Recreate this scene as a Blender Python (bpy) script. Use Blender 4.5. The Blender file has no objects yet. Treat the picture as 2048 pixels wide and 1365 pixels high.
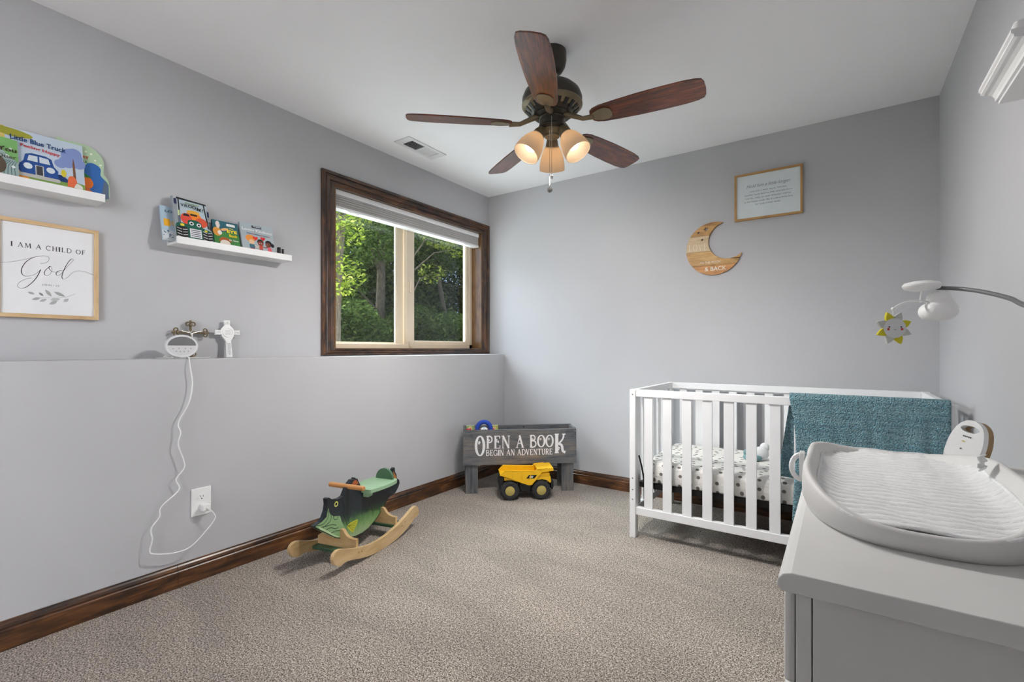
import bpy, bmesh, math, random
from mathutils import Vector, Matrix
from mathutils.geometry import tessellate_polygon
random.seed(7)
PI = math.pi
SCN = bpy.context.scene
COL = SCN.collection

# ------------------------------------------------------------------ camera
cam = bpy.data.cameras.new('camera')
cam.sensor_width = 36.0
cam.lens = 953.02 / 2048 * 36.0
cam.shift_y = 0.00779
cam.clip_start = 0.02
cam_o = bpy.data.objects.new('camera', cam)
COL.objects.link(cam_o)
cam_o.location = (0, 0, 1.0674)
cam_o.rotation_euler = (PI / 2, 0, 0.602885)
SCN.camera = cam_o

# ------------------------------------------------------------------ sky, sun, exposure
SKY_STRENGTH = 1.7
world = bpy.data.worlds.new('sky')
SCN.world = world
world.use_nodes = True
wn = world.node_tree.nodes
wn['Background'].inputs[0].default_value = (0.50, 0.68, 1.0, 1)
wn['Background'].inputs[1].default_value = SKY_STRENGTH


def sun_lamp(name, energy, color, angle, azimuth, elevation):
    l = bpy.data.lights.new(name, 'SUN')
    l.energy = energy
    l.color = color
    l.angle = math.radians(angle)
    o = bpy.data.objects.new(name, l)
    COL.objects.link(o)
    # azimuth/elevation of the place the light comes from
    a, e = math.radians(azimuth), math.radians(elevation)
    d = Vector((math.cos(a) * math.cos(e), math.sin(a) * math.cos(e), math.sin(e)))
    o.rotation_euler = (-d).to_track_quat('-Z', 'Y').to_euler()
    o.location = (-12, 6, 12)
    return o


sun_lamp('sun', 23.5, (0.90, 0.95, 1.0), 80, 172, 44)
FAN_WATTS = 35.0
FILL_WATTS = 195.0  # power of the added fill lamp in the hall
SCN.view_settings.view_transform = 'Standard'
SCN.view_settings.look = 'None'
SCN.view_settings.gamma = 1.0
SCN.view_settings.use_curve_mapping = False
SCN.view_settings.exposure = 0.48

# ------------------------------------------------------------------ room dimensions (metres)
XL, XW, XR, YB, YR = -2.6216, -2.4457, 0.4430, 3.4314, -0.60
LZ, HC = 1.0228, 2.44


# ------------------------------------------------------------------ materials
def lin(c):
    c = c / 255.0
    return c / 12.92 if c <= 0.04045 else ((c + 0.055) / 1.055) ** 2.4


def rgb(r, g, b):
    return (lin(r), lin(g), lin(b), 1.0)


MATS = {}


class NT:
    def __init__(self, name):
        self.m = bpy.data.materials.new(name)
        self.m.use_nodes = True
        self.t = self.m.node_tree
        self.b = self.t.nodes['Principled BSDF']
        self.out = self.t.nodes['Material Output']

    def n(self, kind, **kw):
        nd = self.t.nodes.new(kind)
        for k, v in kw.items():
            if k.startswith('i_'):
                key = k[2:]
                key = int(key) if key.isdigit() else key.replace('_', ' ')
                nd.inputs[key].default_value = v
            else:
                setattr(nd, k, v)
        return nd

    def l(self, a, b):
        self.t.links.new(a, b)

    def coord(self, scale=(1, 1, 1), rot=(0, 0, 0), kind='Object'):
        tc = self.n('ShaderNodeTexCoord')
        mp = self.n('ShaderNodeMapping')
        mp.inputs['Scale'].default_value = scale
        mp.inputs['Rotation'].default_value = rot
        self.l(tc.outputs[kind], mp.inputs['Vector'])
        return mp.outputs[0]

    def noise(self, vec, scale, detail=3, rough=0.5, dist=0.0):
        nz = self.n('ShaderNodeTexNoise')
        nz.inputs['Scale'].default_value = scale
        nz.inputs['Detail'].default_value = detail
        nz.inputs['Roughness'].default_value = rough
        nz.inputs['Distortion'].default_value = dist
        if vec is not None:
            self.l(vec, nz.inputs['Vector'])
        return nz.outputs['Fac']

    def ramp(self, fac, stops, interp='LINEAR'):
        r = self.n('ShaderNodeValToRGB')
        r.color_ramp.interpolation = interp
        el = r.color_ramp.elements
        while len(el) < len(stops):
            el.new(0.5)
        for e, (p, c) in zip(el, stops):
            e.position = p
            e.color = c
        self.l(fac, r.inputs[0])
        return r.outputs[0]

    def bump(self, height, strength=0.3, dist=0.01):
        b = self.n('ShaderNodeBump')
        b.inputs['Strength'].default_value = strength
        b.inputs['Distance'].default_value = dist
        self.l(height, b.inputs['Height'])
        self.l(b.outputs[0], self.b.inputs['Normal'])
        return b

    def math(self, op, a, b=None):
        m = self.n('ShaderNodeMath', operation=op)
        for k, v in ((0, a), (1, b)):
            if v is None:
                continue
            if isinstance(v, (int, float)):
                m.inputs[k].default_value = v
            else:
                self.l(v, m.inputs[k])
        return m.outputs[0]


def plain(name, col, rough=0.5, metal=0.0, spec=0.5, coat=0.0, grain=0.0, gscale=120, emit=None, estr=0.0, var=0.0, vscale=6):
    """flat colour with slight procedural tone variation and fine relief"""
    if name in MATS:
        return MATS[name]
    k = NT(name)
    b = k.b
    b.inputs['Roughness'].default_value = rough
    b.inputs['Metallic'].default_value = metal
    b.inputs['Specular IOR Level'].default_value = spec
    b.inputs['Coat Weight'].default_value = coat
    b.inputs['Coat Roughness'].default_value = 0.12
    v = k.coord()
    amt = max(var, 0.03)
    c2 = tuple(min(1, x * (1 + amt)) for x in col[:3]) + (1,)
    c1 = tuple(x * (1 - amt) for x in col[:3]) + (1,)
    k.l(k.ramp(k.noise(v, vscale, 4), [(0.3, c1), (0.7, c2)]), b.inputs['Base Color'])
    if grain:
        k.bump(k.noise(v, gscale, 3), grain, 0.004)
    if emit:
        b.inputs['Emission Color'].default_value = emit
        b.inputs['Emission Strength'].default_value = estr
    MATS[name] = k.m
    return k.m


def wood(name, stops, axis='x', scale=6, stretch=14, rough=0.4, coat=0.0, bump=0.12, knots=True, contrast_noise=0.5):
    if name in MATS:
        return MATS[name]
    k = NT(name)
    s = {'x': (1, stretch, stretch), 'y': (stretch, 1, stretch), 'z': (stretch, stretch, 1)}[axis]
    v = k.coord(s)
    grain = k.noise(v, scale, 6, 0.62, 0.6)
    if knots:
        v2 = k.coord({'x': (1, 2.4, 2.4), 'y': (2.4, 1, 2.4), 'z': (2.4, 2.4, 1)}[axis])
        big = k.noise(v2, scale * 0.9, 3, 0.55, 1.2)
        fac = k.math('ADD', k.math('MULTIPLY', grain, 1 - contrast_noise), k.math('MULTIPLY', big, contrast_noise))
    else:
        fac = grain
    k.l(k.ramp(fac, stops), k.b.inputs['Base Color'])
    k.b.inputs['Roughness'].default_value = rough
    k.b.inputs['Coat Weight'].default_value = coat
    k.b.inputs['Coat Roughness'].default_value = 0.15
    k.bump(grain, bump, 0.003)
    MATS[name] = k.m
    return k.m


def paint(name, col, rough=0.85, bump=0.05):
    if name in MATS:
        return MATS[name]
    k = NT(name)
    v = k.coord()
    c1 = tuple(x * 0.98 for x in col[:3]) + (1,)
    c2 = tuple(x * 1.02 for x in col[:3]) + (1,)
    k.l(k.ramp(k.noise(v, 2.5, 4), [(0.3, c1), (0.7, c2)]), k.b.inputs['Base Color'])
    k.b.inputs['Roughness'].default_value = rough
    k.b.inputs['Specular IOR Level'].default_value = 0.3
    k.bump(k.noise(v, 260, 2), bump, 0.002)
    MATS[name] = k.m
    return k.m


M_WALL = paint('grey_wall_paint', rgb(190, 190, 193))
M_CEIL = paint('white_ceiling_paint', rgb(248, 248, 250), 0.9, 0.08)


def carpet_mat():
    k = NT('beige_speckled_carpet')
    v = k.coord()
    fine = k.noise(v, 210, 2, 0.6)
    mid = k.noise(v, 90, 3, 0.6)
    vor = k.n('ShaderNodeTexVoronoi', i_Scale=150.0)
    k.l(v, vor.inputs['Vector'])
    f = k.math('ADD', k.math('MULTIPLY', fine, 0.74), k.math('MULTIPLY', mid, 0.26))
    col = k.ramp(f, [(0.38, rgb(58, 50, 44)), (0.455, rgb(128, 116, 106)), (0.535, rgb(182, 171, 160)), (0.63, rgb(234, 227, 218))])
    big = k.noise(k.coord((1.0, 2.6, 1), (0, 0, 0.9)), 1.6, 3, 0.5, 0.8)
    tone = k.ramp(big, [(0.35, (0.88, 0.88, 0.88, 1)), (0.65, (1.10, 1.09, 1.08, 1))])
    mx = k.n('ShaderNodeMix', data_type='RGBA', blend_type='MULTIPLY')
    mx.inputs[0].default_value = 1.0
    k.l(col, mx.inputs[6])
    k.l(tone, mx.inputs[7])
    k.l(mx.outputs[2], k.b.inputs['Base Color'])
    k.b.inputs['Roughness'].default_value = 0.95
    k.b.inputs['Specular IOR Level'].default_value = 0.1
    k.b.inputs['Sheen Weight'].default_value = 0.15
    h = k.math('ADD', f, k.math('MULTIPLY', vor.outputs['Distance'], -0.5))
    k.bump(h, 1.0, 0.012)
    return k.m


M_CARPET = carpet_mat()
DARKWOOD = [(0.33, rgb(22, 15, 11)), (0.43, rgb(54, 34, 21)), (0.54, rgb(92, 58, 33)), (0.66, rgb(132, 88, 50))]
M_BASE_Y = wood('stained_baseboard_wood', DARKWOOD, 'y', 5, 12, 0.35, 0.3)
M_BASE_X = wood('stained_baseboard_wood_cross', DARKWOOD, 'x', 5, 12, 0.35, 0.3)
TRIMWOOD = [(0.34, rgb(16, 12, 11)), (0.44, rgb(42, 29, 22)), (0.54, rgb(80, 53, 35)), (0.66, rgb(118, 80, 52))]
M_TRIM_Y = wood('dark_stained_casing_wood', TRIMWOOD, 'y', 5, 14, 0.33, 0.3, 0.2)
M_TRIM_Z = wood('dark_stained_casing_wood_upright', TRIMWOOD, 'z', 5, 14, 0.33, 0.3, 0.2)
M_JAMB = wood('brown_stained_jamb_wood', [(0.3, rgb(70, 48, 28)), (0.6, rgb(120, 86, 50)), (0.8, rgb(146, 108, 66))], 'z', 5, 14, 0.25, 0.5)
M_WHITE = plain('white_painted_wood', rgb(236, 236, 236), 0.45)
M_WHITE_CRIB = plain('white_lacquered_crib_wood', rgb(238, 238, 240), 0.35)
M_PLASTIC = plain('white_plastic', rgb(240, 240, 240), 0.3)
M_VINYL = plain('almond_vinyl', rgb(214, 200, 178), 0.4)
M_BLACK = plain('black_plastic', rgb(22, 22, 24), 0.45)
M_BLACKMETAL = plain('black_metal', rgb(28, 26, 26), 0.5, 0.4)
M_INK = plain('black_ink', rgb(36, 34, 34), 0.7)
M_PAPER = plain('white_paper', rgb(232, 233, 236), 0.7)
M_CHROME = plain('polished_metal', rgb(200, 198, 192), 0.2, 1.0)
M_WHITEINK = plain('white_lettering', rgb(235, 235, 238), 0.6)


def flat(r, g, b, rough=0.45):
    return plain('print_%02x%02x%02x' % (r, g, b), rgb(r, g, b), rough, spec=0.3)


# ------------------------------------------------------------------ mesh helpers
RM = {}


def prop(o, label=None, cat=None, group=None, kind=None):
    if label:
        o['label'] = label
    if cat:
        o['category'] = cat
    if group:
        o['group'] = group
    if kind:
        o['kind'] = kind
    return o


def thing(name, label, cat, loc=(0, 0, 0), rz=0.0, tilt=0.0, group=None, kind=None, ry=0.0):
    o = bpy.data.objects.new(name, None)
    COL.objects.link(o)
    o.empty_display_size = 0.05
    o.location = loc
    o.rotation_euler = (tilt, ry, rz)
    RM[o.name] = Matrix.Translation(loc) @ (Matrix.Rotation(rz, 4, 'Z') @ Matrix.Rotation(ry, 4, 'Y') @ Matrix.Rotation(tilt, 4, 'X'))
    return prop(o, label, cat, group, kind)


class MB:
    def __init__(s):
        s.v, s.f, s.mi = [], [], []
        s.cur = 0

    def add(s, vs, fs):
        b = len(s.v)
        s.v += [tuple(p) for p in vs]
        for f in fs:
            s.f.append(tuple(i + b for i in f))
            s.mi.append(s.cur)
        return s

    def box(s, x0, x1, y0, y1, z0, z1):
        return s.add([(x0, y0, z0), (x1, y0, z0), (x1, y1, z0), (x0, y1, z0), (x0, y0, z1), (x1, y0, z1), (x1, y1, z1), (x0, y1, z1)],
                     [(3, 2, 1, 0), (4, 5, 6, 7), (0, 1, 5, 4), (1, 2, 6, 5), (2, 3, 7, 6), (3, 0, 4, 7)])

    def prism(s, poly, y0, y1, holes=(), plane='xz'):
        """extrude a 2-D outline (with holes) through its plane's normal"""
        loops = [list(poly)] + [list(h) for h in holes]
        flatp = [p for lp in loops for p in lp]

        def P(a, c, y):
            return {'xz': (a, y, c), 'xy': (a, c, y), 'yz': (y, a, c)}[plane]
        tris = tessellate_polygon([[Vector((p[0], p[1], 0)) for p in lp] for lp in loops])
        n = len(flatp)
        vs = [P(p[0], p[1], y0) for p in flatp] + [P(p[0], p[1], y1) for p in flatp]
        fs = []
        for t in tris:
            fs.append(tuple(t))
            fs.append(tuple(i + n for i in reversed(t)))
        b = 0
        for lp in loops:
            m = len(lp)
            for i in range(m):
                j = (i + 1) % m
                fs.append((b + i, b + j, b + j + n, b + i + n))
            b += m
        return s.add(vs, fs)

    def sheet(s, poly, y, holes=()):
        loops = [list(poly)] + [list(h) for h in holes]
        flatp = [p for lp in loops for p in lp]
        tris = tessellate_polygon([[Vector((p[0], p[1], 0)) for p in lp] for lp in loops])
        return s.add([(p[0], y, p[1]) for p in flatp], [tuple(t) for t in tris])

    def lathe(s, prof, n=32, M=None, cap=True):
        """profile of (radius, height) turned round local z, then moved by M"""
        vs, fs = [], []
        m = len(prof)
        for i in range(n):
            a = 2 * PI * i / n
            for r, z in prof:
                vs.append(Vector((r * math.cos(a), r * math.sin(a), z)))
        for i in range(n):
            j = (i + 1) % n
            for k in range(m - 1):
                fs.append((i * m + k, j * m + k, j * m + k + 1, i * m + k + 1))
        if cap:
            if prof[0][0] > 1e-6:
                fs.append(tuple(i * m for i in reversed(range(n))))
            if prof[-1][0] > 1e-6:
                fs.append(tuple(i * m + m - 1 for i in range(n)))
        if M is not None:
            vs = [M @ p for p in vs]
        return s.add(vs, fs)

    def tube(s, pts, r, n=10, cap=True):
        pts = [Vector(p) for p in pts]
        rs = r if isinstance(r, (list, tuple)) else [r] * len(pts)
        vs, fs = [], []
        up = Vector((0, 0, 1))
        t0 = (pts[1] - pts[0]).normalized()
        if abs(t0.dot(up)) > 0.95:
            up = Vector((1, 0, 0))
        nrm = (up - t0 * up.dot(t0)).normalized()
        for i, p in enumerate(pts):
            if i == 0:
                t = pts[1] - pts[0]
            elif i == len(pts) - 1:
                t = pts[-1] - pts[-2]
            else:
                t = pts[i + 1] - pts[i - 1]
            t.normalize()
            nrm = (nrm - t * nrm.dot(t))
            nrm = nrm.normalized() if nrm.length > 1e-6 else t.orthogonal().normalized()
            bn = t.cross(nrm)
            for k in range(n):
                a = 2 * PI * k / n
                vs.append(p + (nrm * math.cos(a) + bn * math.sin(a)) * rs[i])
        for i in range(len(pts) - 1):
            for k in range(n):
                j = (k + 1) % n
                fs.append((i * n + k, i * n + j, (i + 1) * n + j, (i + 1) * n + k))
        if cap:
            fs.append(tuple(reversed(range(n))))
            fs.append(tuple(range((len(pts) - 1) * n, len(pts) * n)))
        return s.add(vs, fs)

    def ball(s, c, r, n=16, m=10):
        rx, ry, rz = r if isinstance(r, (tuple, list)) else (r, r, r)
        prof = [(max(1e-7, math.sin(PI * i / m)), -math.cos(PI * i / m)) for i in range(m + 1)]
        M = Matrix.Translation(c) @ Matrix.Diagonal((rx, ry, rz, 1))
        return s.lathe(prof, n, M, cap=False)

    def grid(s, nu, nv, fn, close_u=False):
        vs = [fn(i, j) for i in range(nu) for j in range(nv)]
        fs = []
        for i in range(nu if close_u else nu - 1):
            i2 = (i + 1) % nu
            for j in range(nv - 1):
                fs.append((i * nv + j, i2 * nv + j, i2 * nv + j + 1, i * nv + j + 1))
        return s.add(vs, fs)

    def ribbon(s, pts, w, y):
        """flat stroke in the xz plane at depth y; w is one width or one per point"""
        ws = w if isinstance(w, (list, tuple)) else [w] * len(pts)
        vs, fs = [], []
        n = len(pts)
        for i in range(n):
            a = pts[max(0, i - 1)]
            b = pts[min(n - 1, i + 1)]
            dx, dz = b[0] - a[0], b[1] - a[1]
            L = math.hypot(dx, dz) or 1
            nx, nz = -dz / L * ws[i] / 2, dx / L * ws[i] / 2
            vs += [(pts[i][0] + nx, y, pts[i][1] + nz), (pts[i][0] - nx, y, pts[i][1] - nz)]
        for i in range(n - 1):
            fs.append((2 * i, 2 * i + 1, 2 * i + 3, 2 * i + 2))
        return s.add(vs, fs)

    def build(s, name, mat, parent=None, bevel=0.0, smooth=False, sub=0, world=False, solid=0.0, segs=2, ang=40):
        me = bpy.data.meshes.new(name)
        vs = s.v
        if world and parent is not None:
            inv = RM[parent.name].inverted()
            vs = [inv @ Vector(p) for p in vs]
        me.from_pydata([tuple(p) for p in vs], [], s.f)
        mats = mat if isinstance(mat, (list, tuple)) else [mat]
        for m in mats:
            me.materials.append(m)
        if len(mats) > 1:
            me.polygons.foreach_set('material_index', s.mi)
        me.validate()
        bm = bmesh.new()
        bm.from_mesh(me)
        bmesh.ops.recalc_face_normals(bm, faces=bm.faces)
        bm.to_mesh(me)
        bm.free()
        if smooth:
            me.polygons.foreach_set('use_smooth', [True] * len(me.polygons))
            me.set_sharp_from_angle(angle=math.radians(ang))
        o = bpy.data.objects.new(name, me)
        COL.objects.link(o)
        if parent is not None:
            o.parent = parent
        if solid:
            md = o.modifiers.new('solid', 'SOLIDIFY')
            md.thickness = solid
            md.offset = 0
        if bevel:
            md = o.modifiers.new('bevel', 'BEVEL')
            md.width = bevel
            md.segments = segs
            md.limit_method = 'ANGLE'
            md.angle_limit = math.radians(35)
        if sub:
            md = o.modifiers.new('sub', 'SUBSURF')
            md.levels = sub
            md.render_levels = sub
        return o


def box(name, mat, parent, x0, x1, y0, y1, z0, z1, bevel=0.0, world=False):
    return MB().box(x0, x1, y0, y1, z0, z1).build(name, mat, parent, bevel, world=world)


def struct(o):
    o['kind'] = 'structure'
    return o


def dup(o, parent, M=None):
    c = o.copy()
    COL.objects.link(c)
    c.parent = parent
    if M is not None:
        c.matrix_local = M
    return c


def smooth_path(pts, k=6):
    """Catmull-Rom through the given points"""
    P = [Vector(p) for p in pts]
    out = []
    for i in range(len(P) - 1):
        a, b, c, d = P[max(0, i - 1)], P[i], P[i + 1], P[min(len(P) - 1, i + 2)]
        for j in range(k):
            t = j / k
            out.append(0.5 * ((2 * b) + (c - a) * t + (2 * a - 5 * b + 4 * c - d) * t * t + (3 * b - a - 3 * c + d) * t ** 3))
    out.append(P[-1])
    return out


def sp2(pts, k=6):
    return [(p[0], p[1]) for p in smooth_path([(a, b, 0) for a, b in pts], k)]


def ell(cx, cz, rx, rz=None, n=28, a0=0.0, a1=2 * PI, rot=0.0):
    rz = rx if rz is None else rz
    closed = abs(a1 - a0 - 2 * PI) < 1e-6
    m = n if closed else n + 1
    out = []
    for i in range(m):
        a = a0 + (a1 - a0) * i / n
        x, z = rx * math.cos(a), rz * math.sin(a)
        out.append((cx + x * math.cos(rot) - z * math.sin(rot), cz + x * math.sin(rot) + z * math.cos(rot)))
    return out


def rrect(x0, x1, z0, z1, r, n=5):
    out = []
    for cx, cz, a in ((x1 - r, z1 - r, 0), (x0 + r, z1 - r, PI / 2), (x0 + r, z0 + r, PI), (x1 - r, z0 + r, 1.5 * PI)):
        for i in range(n + 1):
            t = a + PI / 2 * i / n
            out.append((cx + r * math.cos(t), cz + r * math.sin(t)))
    return out


def text(name, s, mat, parent, x, z, y, w=None, h=None, align='CENTER', shear=0.0, bold=0.0, spacing=1.0, rot=0.0, drop=0.0, world=False):
    """printed line lying in the local xz plane, facing -y; fitted to width w and/or cap height h"""
    cu = bpy.data.curves.new(name, 'FONT')
    cu.body = s
    cu.size = 1
    cu.shear = shear
    cu.offset = bold
    cu.space_character = spacing
    cu.resolution_u = 3
    to = bpy.data.objects.new(name, cu)
    COL.objects.link(to)
    dg = bpy.context.evaluated_depsgraph_get()
    me = bpy.data.meshes.new_from_object(to.evaluated_get(dg))
    bpy.data.objects.remove(to)
    bpy.data.curves.remove(cu)
    me.name = name
    xs = [v.co.x for v in me.vertices]
    ys = [v.co.y for v in me.vertices]
    x0, x1, y0, y1 = min(xs), max(xs), min(ys), max(ys)
    sx = (w / (x1 - x0)) if w else None
    sz = (h / 0.73) if h else None
    sx = sx or sz
    sz = sz or sx
    ax = {'CENTER': (x0 + x1) / 2, 'LEFT': x0, 'RIGHT': x1}[align]
    cr, sr = math.cos(rot), math.sin(rot)
    for v in me.vertices:
        a, b = (v.co.x - ax) * sx, v.co.y * sz
        v.co = (x + a * cr - b * sr, y, z + a * sr + b * cr)
    me.materials.append(mat)
    o = bpy.data.objects.new(name, me)
    COL.objects.link(o)
    o.parent = parent
    return o


class Art:
    """flat print: coloured shapes in thin layers in front of a face at local depth y"""

    def __init__(s, y):
        s.mb = MB()
        s.y = y
        s.k = 0
        s.mats = []

    def _m(s, c):
        m = flat(*c)
        if m not in s.mats:
            s.mats.append(m)
        s.mb.cur = s.mats.index(m)
        s.k += 1
        return s.y - 0.00006 * s.k

    def poly(s, pts, c):
        y = s._m(c)
        s.mb.sheet(pts, y)
        return s

    def line(s, pts, w, c):
        y = s._m(c)
        s.mb.ribbon(pts, w, y)
        return s

    def rect(s, x0, x1, z0, z1, c):
        return s.poly([(x0, z0), (x1, z0), (x1, z1), (x0, z1)], c)

    def disc(s, x, z, rx, c, rz=None, rot=0.0):
        return s.poly(ell(x, z, rx, rz, 24, rot=rot), c)

    def build(s, name, parent):
        return s.mb.build(name, s.mats, parent)


# stroke lettering with slab serifs; coordinates in a unit cell
def arc(cx, cz, rx, rz, a0, a1, n=14):
    return [(cx + rx * math.cos(math.radians(a0 + (a1 - a0) * i / n)), cz + rz * math.sin(math.radians(a0 + (a1 - a0) * i / n))) for i in range(n + 1)]


T, t_, S_ = 0.16, 0.07, 0.055     # thick, thin, serif stroke


def glyph(ch):
    sf = lambda x, z, w=0.17: ([(x - w, z), (x + w, z)], S_)
    top, bot = 1 - S_ / 2, S_ / 2
    if ch == 'A':
        return [([(0.5, 1), (0.14, 0.03)], t_), ([(0.46, 1), (0.84, 0.03)], T), ([(0.24, 0.36), (0.72, 0.36)], t_), sf(0.14, bot, .14), sf(0.84, bot, .15)]
    if ch == 'B':
        return [([(0.2, 0), (0.2, 1)], T), ([(0.2, top)] + arc(0.45, 0.76, 0.3, 0.21, 90, -90) + [(0.2, 0.55)], 0.11), ([(0.2, 0.53)] + arc(0.5, 0.285, 0.36, 0.25, 90, -90) + [(0.2, bot)], 0.12), sf(0.13, top, .1), sf(0.13, bot, .1)]
    if ch == 'C':
        return [(arc(0.52, 0.5, 0.42, 0.46, 40, 320, 24), 0.12), ([(0.85, 0.70), (0.86, 0.95)], t_)]
    if ch == 'D':
        return [([(0.2, 0), (0.2, 1)], T), ([(0.2, top)] + arc(0.42, 0.5, 0.48, 0.47, 90, -90, 20) + [(0.2, bot)], 0.12), sf(0.13, top, .1), sf(0.13, bot, .1)]
    if ch == 'E':
        return [([(0.25, 0), (0.25, 1)], T), ([(0.1, top), (0.82, top)], t_), ([(0.1, bot), (0.86, bot)], t_), ([(0.25, 0.52), (0.66, 0.52)], t_), ([(0.82, 1), (0.82, 0.78)], t_), ([(0.86, 0), (0.86, 0.24)], t_), ([(0.66, 0.42), (0.66, 0.62)], t_)]
    if ch == 'F':
        return [([(0.25, 0), (0.25, 1)], T), ([(0.1, top), (0.82, top)], t_), ([(0.25, 0.52), (0.66, 0.52)], t_), ([(0.82, 1), (0.82, 0.78)], t_), ([(0.66, 0.42), (0.66, 0.62)], t_), sf(0.25, bot)]
    if ch == 'G':
        return [(arc(0.5, 0.5, 0.42, 0.46, 45, 330, 24), 0.12), ([(0.86, 0.05), (0.86, 0.44)], 0.13), sf(0.8, 0.44, .14), ([(0.82, 0.70), (0.83, 0.95)], t_)]
    if ch == 'H':
        return [([(0.2, 0), (0.2, 1)], T), ([(0.8, 0), (0.8, 1)], T), ([(0.2, 0.52), (0.8, 0.52)], t_), sf(0.2, top), sf(0.2, bot), sf(0.8, top), sf(0.8, bot)]
    if ch == 'I':
        return [([(0.5, 0), (0.5, 1)], T * 1.6), ([(0.1, top), (0.9, top)], S_), ([(0.1, bot), (0.9, bot)], S_)]
    if ch == 'K':
        return [([(0.25, 0), (0.25, 1)], 0.2), sf(0.25, top), sf(0.25, bot), (sp2([(0.82, 0.97), (0.72, 0.72), (0.36, 0.46)]), t_ * 1.4), (sp2([(0.42, 0.5), (0.66, 0.38), (0.74, 0.12), (0.95, 0.04)]), 0.15), sf(0.82, top, .14), (arc(0.42, 0.24, 0.07, 0.05, 0, 300, 12), t_)]
    if ch == 'L':
        return [([(0.25, 0), (0.25, 1)], T), sf(0.25, top), ([(0.1, bot), (0.86, bot)], t_), ([(0.86, 0), (0.86, 0.26)], t_)]
    if ch == 'M':
        return [([(0.14, 0), (0.2, 1)], t_), ([(0.2, 1), (0.5, 0.08)], T), ([(0.5, 0.08), (0.8, 1)], t_), ([(0.8, 1), (0.87, 0)], T), sf(0.14, bot, .12), sf(0.87, bot, .14)]
    if ch == 'N':
        return [([(0.18, 0), (0.18, 1)], t_), ([(0.18, 1), (0.82, 0)], T), ([(0.82, 0), (0.82, 1)], t_), sf(0.15, top, .14), sf(0.18, bot, .14), sf(0.82, top, .14)]
    if ch == 'O':
        pts = arc(0.5, 0.5, 0.40, 0.46, 0, 360, 36)
        ws = [0.08 + 0.09 * abs(math.cos(2 * PI * i / 36)) for i in range(37)]
        return [(pts, ws)]
    if ch == 'P':
        return [([(0.25, 0), (0.25, 1)], T), ([(0.2, top)] + arc(0.48, 0.72, 0.34, 0.25, 90, -100) + [(0.4, 0.44)], 0.11), sf(0.2, top, .14), sf(0.25, bot)]
    if ch == 'R':
        return [([(0.22, 0), (0.22, 1)], T), ([(0.2, top)] + arc(0.46, 0.74, 0.32, 0.23, 90, -90) + [(0.22, 0.5)], 0.11), (sp2([(0.5, 0.5), (0.66, 0.3), (0.76, 0.06), (0.95, 0.04)]), 0.14), sf(0.16, top, .12), sf(0.22, bot)]
    if ch == 'T':
        return [([(0.5, 0), (0.5, 1)], T), ([(0.08, top), (0.92, top)], t_), ([(0.09, 1), (0.09, 0.76)], t_), ([(0.91, 1), (0.91, 0.76)], t_), sf(0.5, bot)]
    if ch == 'U':
        return [([(0.2, 1), (0.2, 0.35)] + arc(0.5, 0.35, 0.3, 0.32, 180, 360)[1:] + [(0.8, 1)], 0.12), sf(0.2, top), sf(0.8, top, .13)]
    if ch == 'V':
        return [([(0.14, 0.98), (0.52, 0)], T), ([(0.86, 0.98), (0.5, 0)], t_), sf(0.14, top, .14), sf(0.86, top, .12)]
    return []


GW = {'I': 0.45, 'M': 1.25, 'A': 1.05, 'N': 1.05, 'O': 1.05, 'C': 1.0, 'D': 1.05, 'G': 1.05, 'H': 1.05, 'E': 0.85, 'F': 0.8, 'L': 0.85, ' ': 0.5, 'P': 0.85}


def letters(mb, s, x0, x1, z0, z1, y, weight=1.0, gap=0.06, curl=False, slope=0.0):
    tot = sum(GW.get(c, 0.95) + gap for c in s) - gap
    k = (x1 - x0) / tot
    hgt = z1 - z0
    x = x0
    lay = 0
    for c in s:
        w = GW.get(c, 0.95)
        for pts, wd in glyph(c):
            P = [(x + p[0] * w * k, z0 + p[1] * hgt + slope * (x + p[0] * w * k - x0)) for p in pts]
            sc = weight * (k + hgt) / 2
            W = [q * sc for q in wd] if isinstance(wd, list) else wd * sc
            lay += 1
            mb.ribbon(P, W, y - 0.00002 * (lay % 5))
        if curl and c in 'OPEABDR':
            cx, cz = x + 0.42 * w * k, z0 + 0.64 * hgt
            lay += 1
            mb.ribbon([(cx + 0.10 * w * k * (1 - i / 22) * math.cos(i * 0.5), cz + 0.09 * hgt * (1 - i / 22) * math.sin(i * 0.5)) for i in range(18)], 0.045 * (k + hgt) / 2, y - 0.00002 * (lay % 5))
        x += (w + gap) * k

# ================================================================== the setting
struct(box('floor', M_CARPET, None, XL - 0.1, XR + 0.1, YR - 0.1, YB + 0.1, -0.1, 0))
struct(box('ceiling', M_CEIL, None, XL - 0.1, XR + 0.1, YR - 0.1, YB + 0.1, HC, HC + 0.1))
WY0, WY1, WZ0, WZ1 = 1.829, 3.327, 1.069, 2.090      # window opening
XO = XL - 0.19                                          # outer face of the left wall
mb = MB()
mb.box(XO, XL, YR, YB, 0, WZ0)
mb.box(XO, XL, YR, YB, WZ1, HC)
mb.box(XO, XL, YR, WY0, WZ0, WZ1)
mb.box(XO, XL, WY1, YB, WZ0, WZ1)
struct(mb.build('wall_left', M_WALL))
struct(box('wall_left_lower', M_WALL, None, XL - 0.02, XW, YR, YB, 0, LZ, bevel=0.004))
struct(box('wall_back', M_WALL, None, XO, XR + 0.15, YB, YB + 0.15, 0, HC))
struct(box('wall_right', M_WALL, None, XR, XR + 0.15, YR - 0.12, YB, 0, HC))
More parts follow.
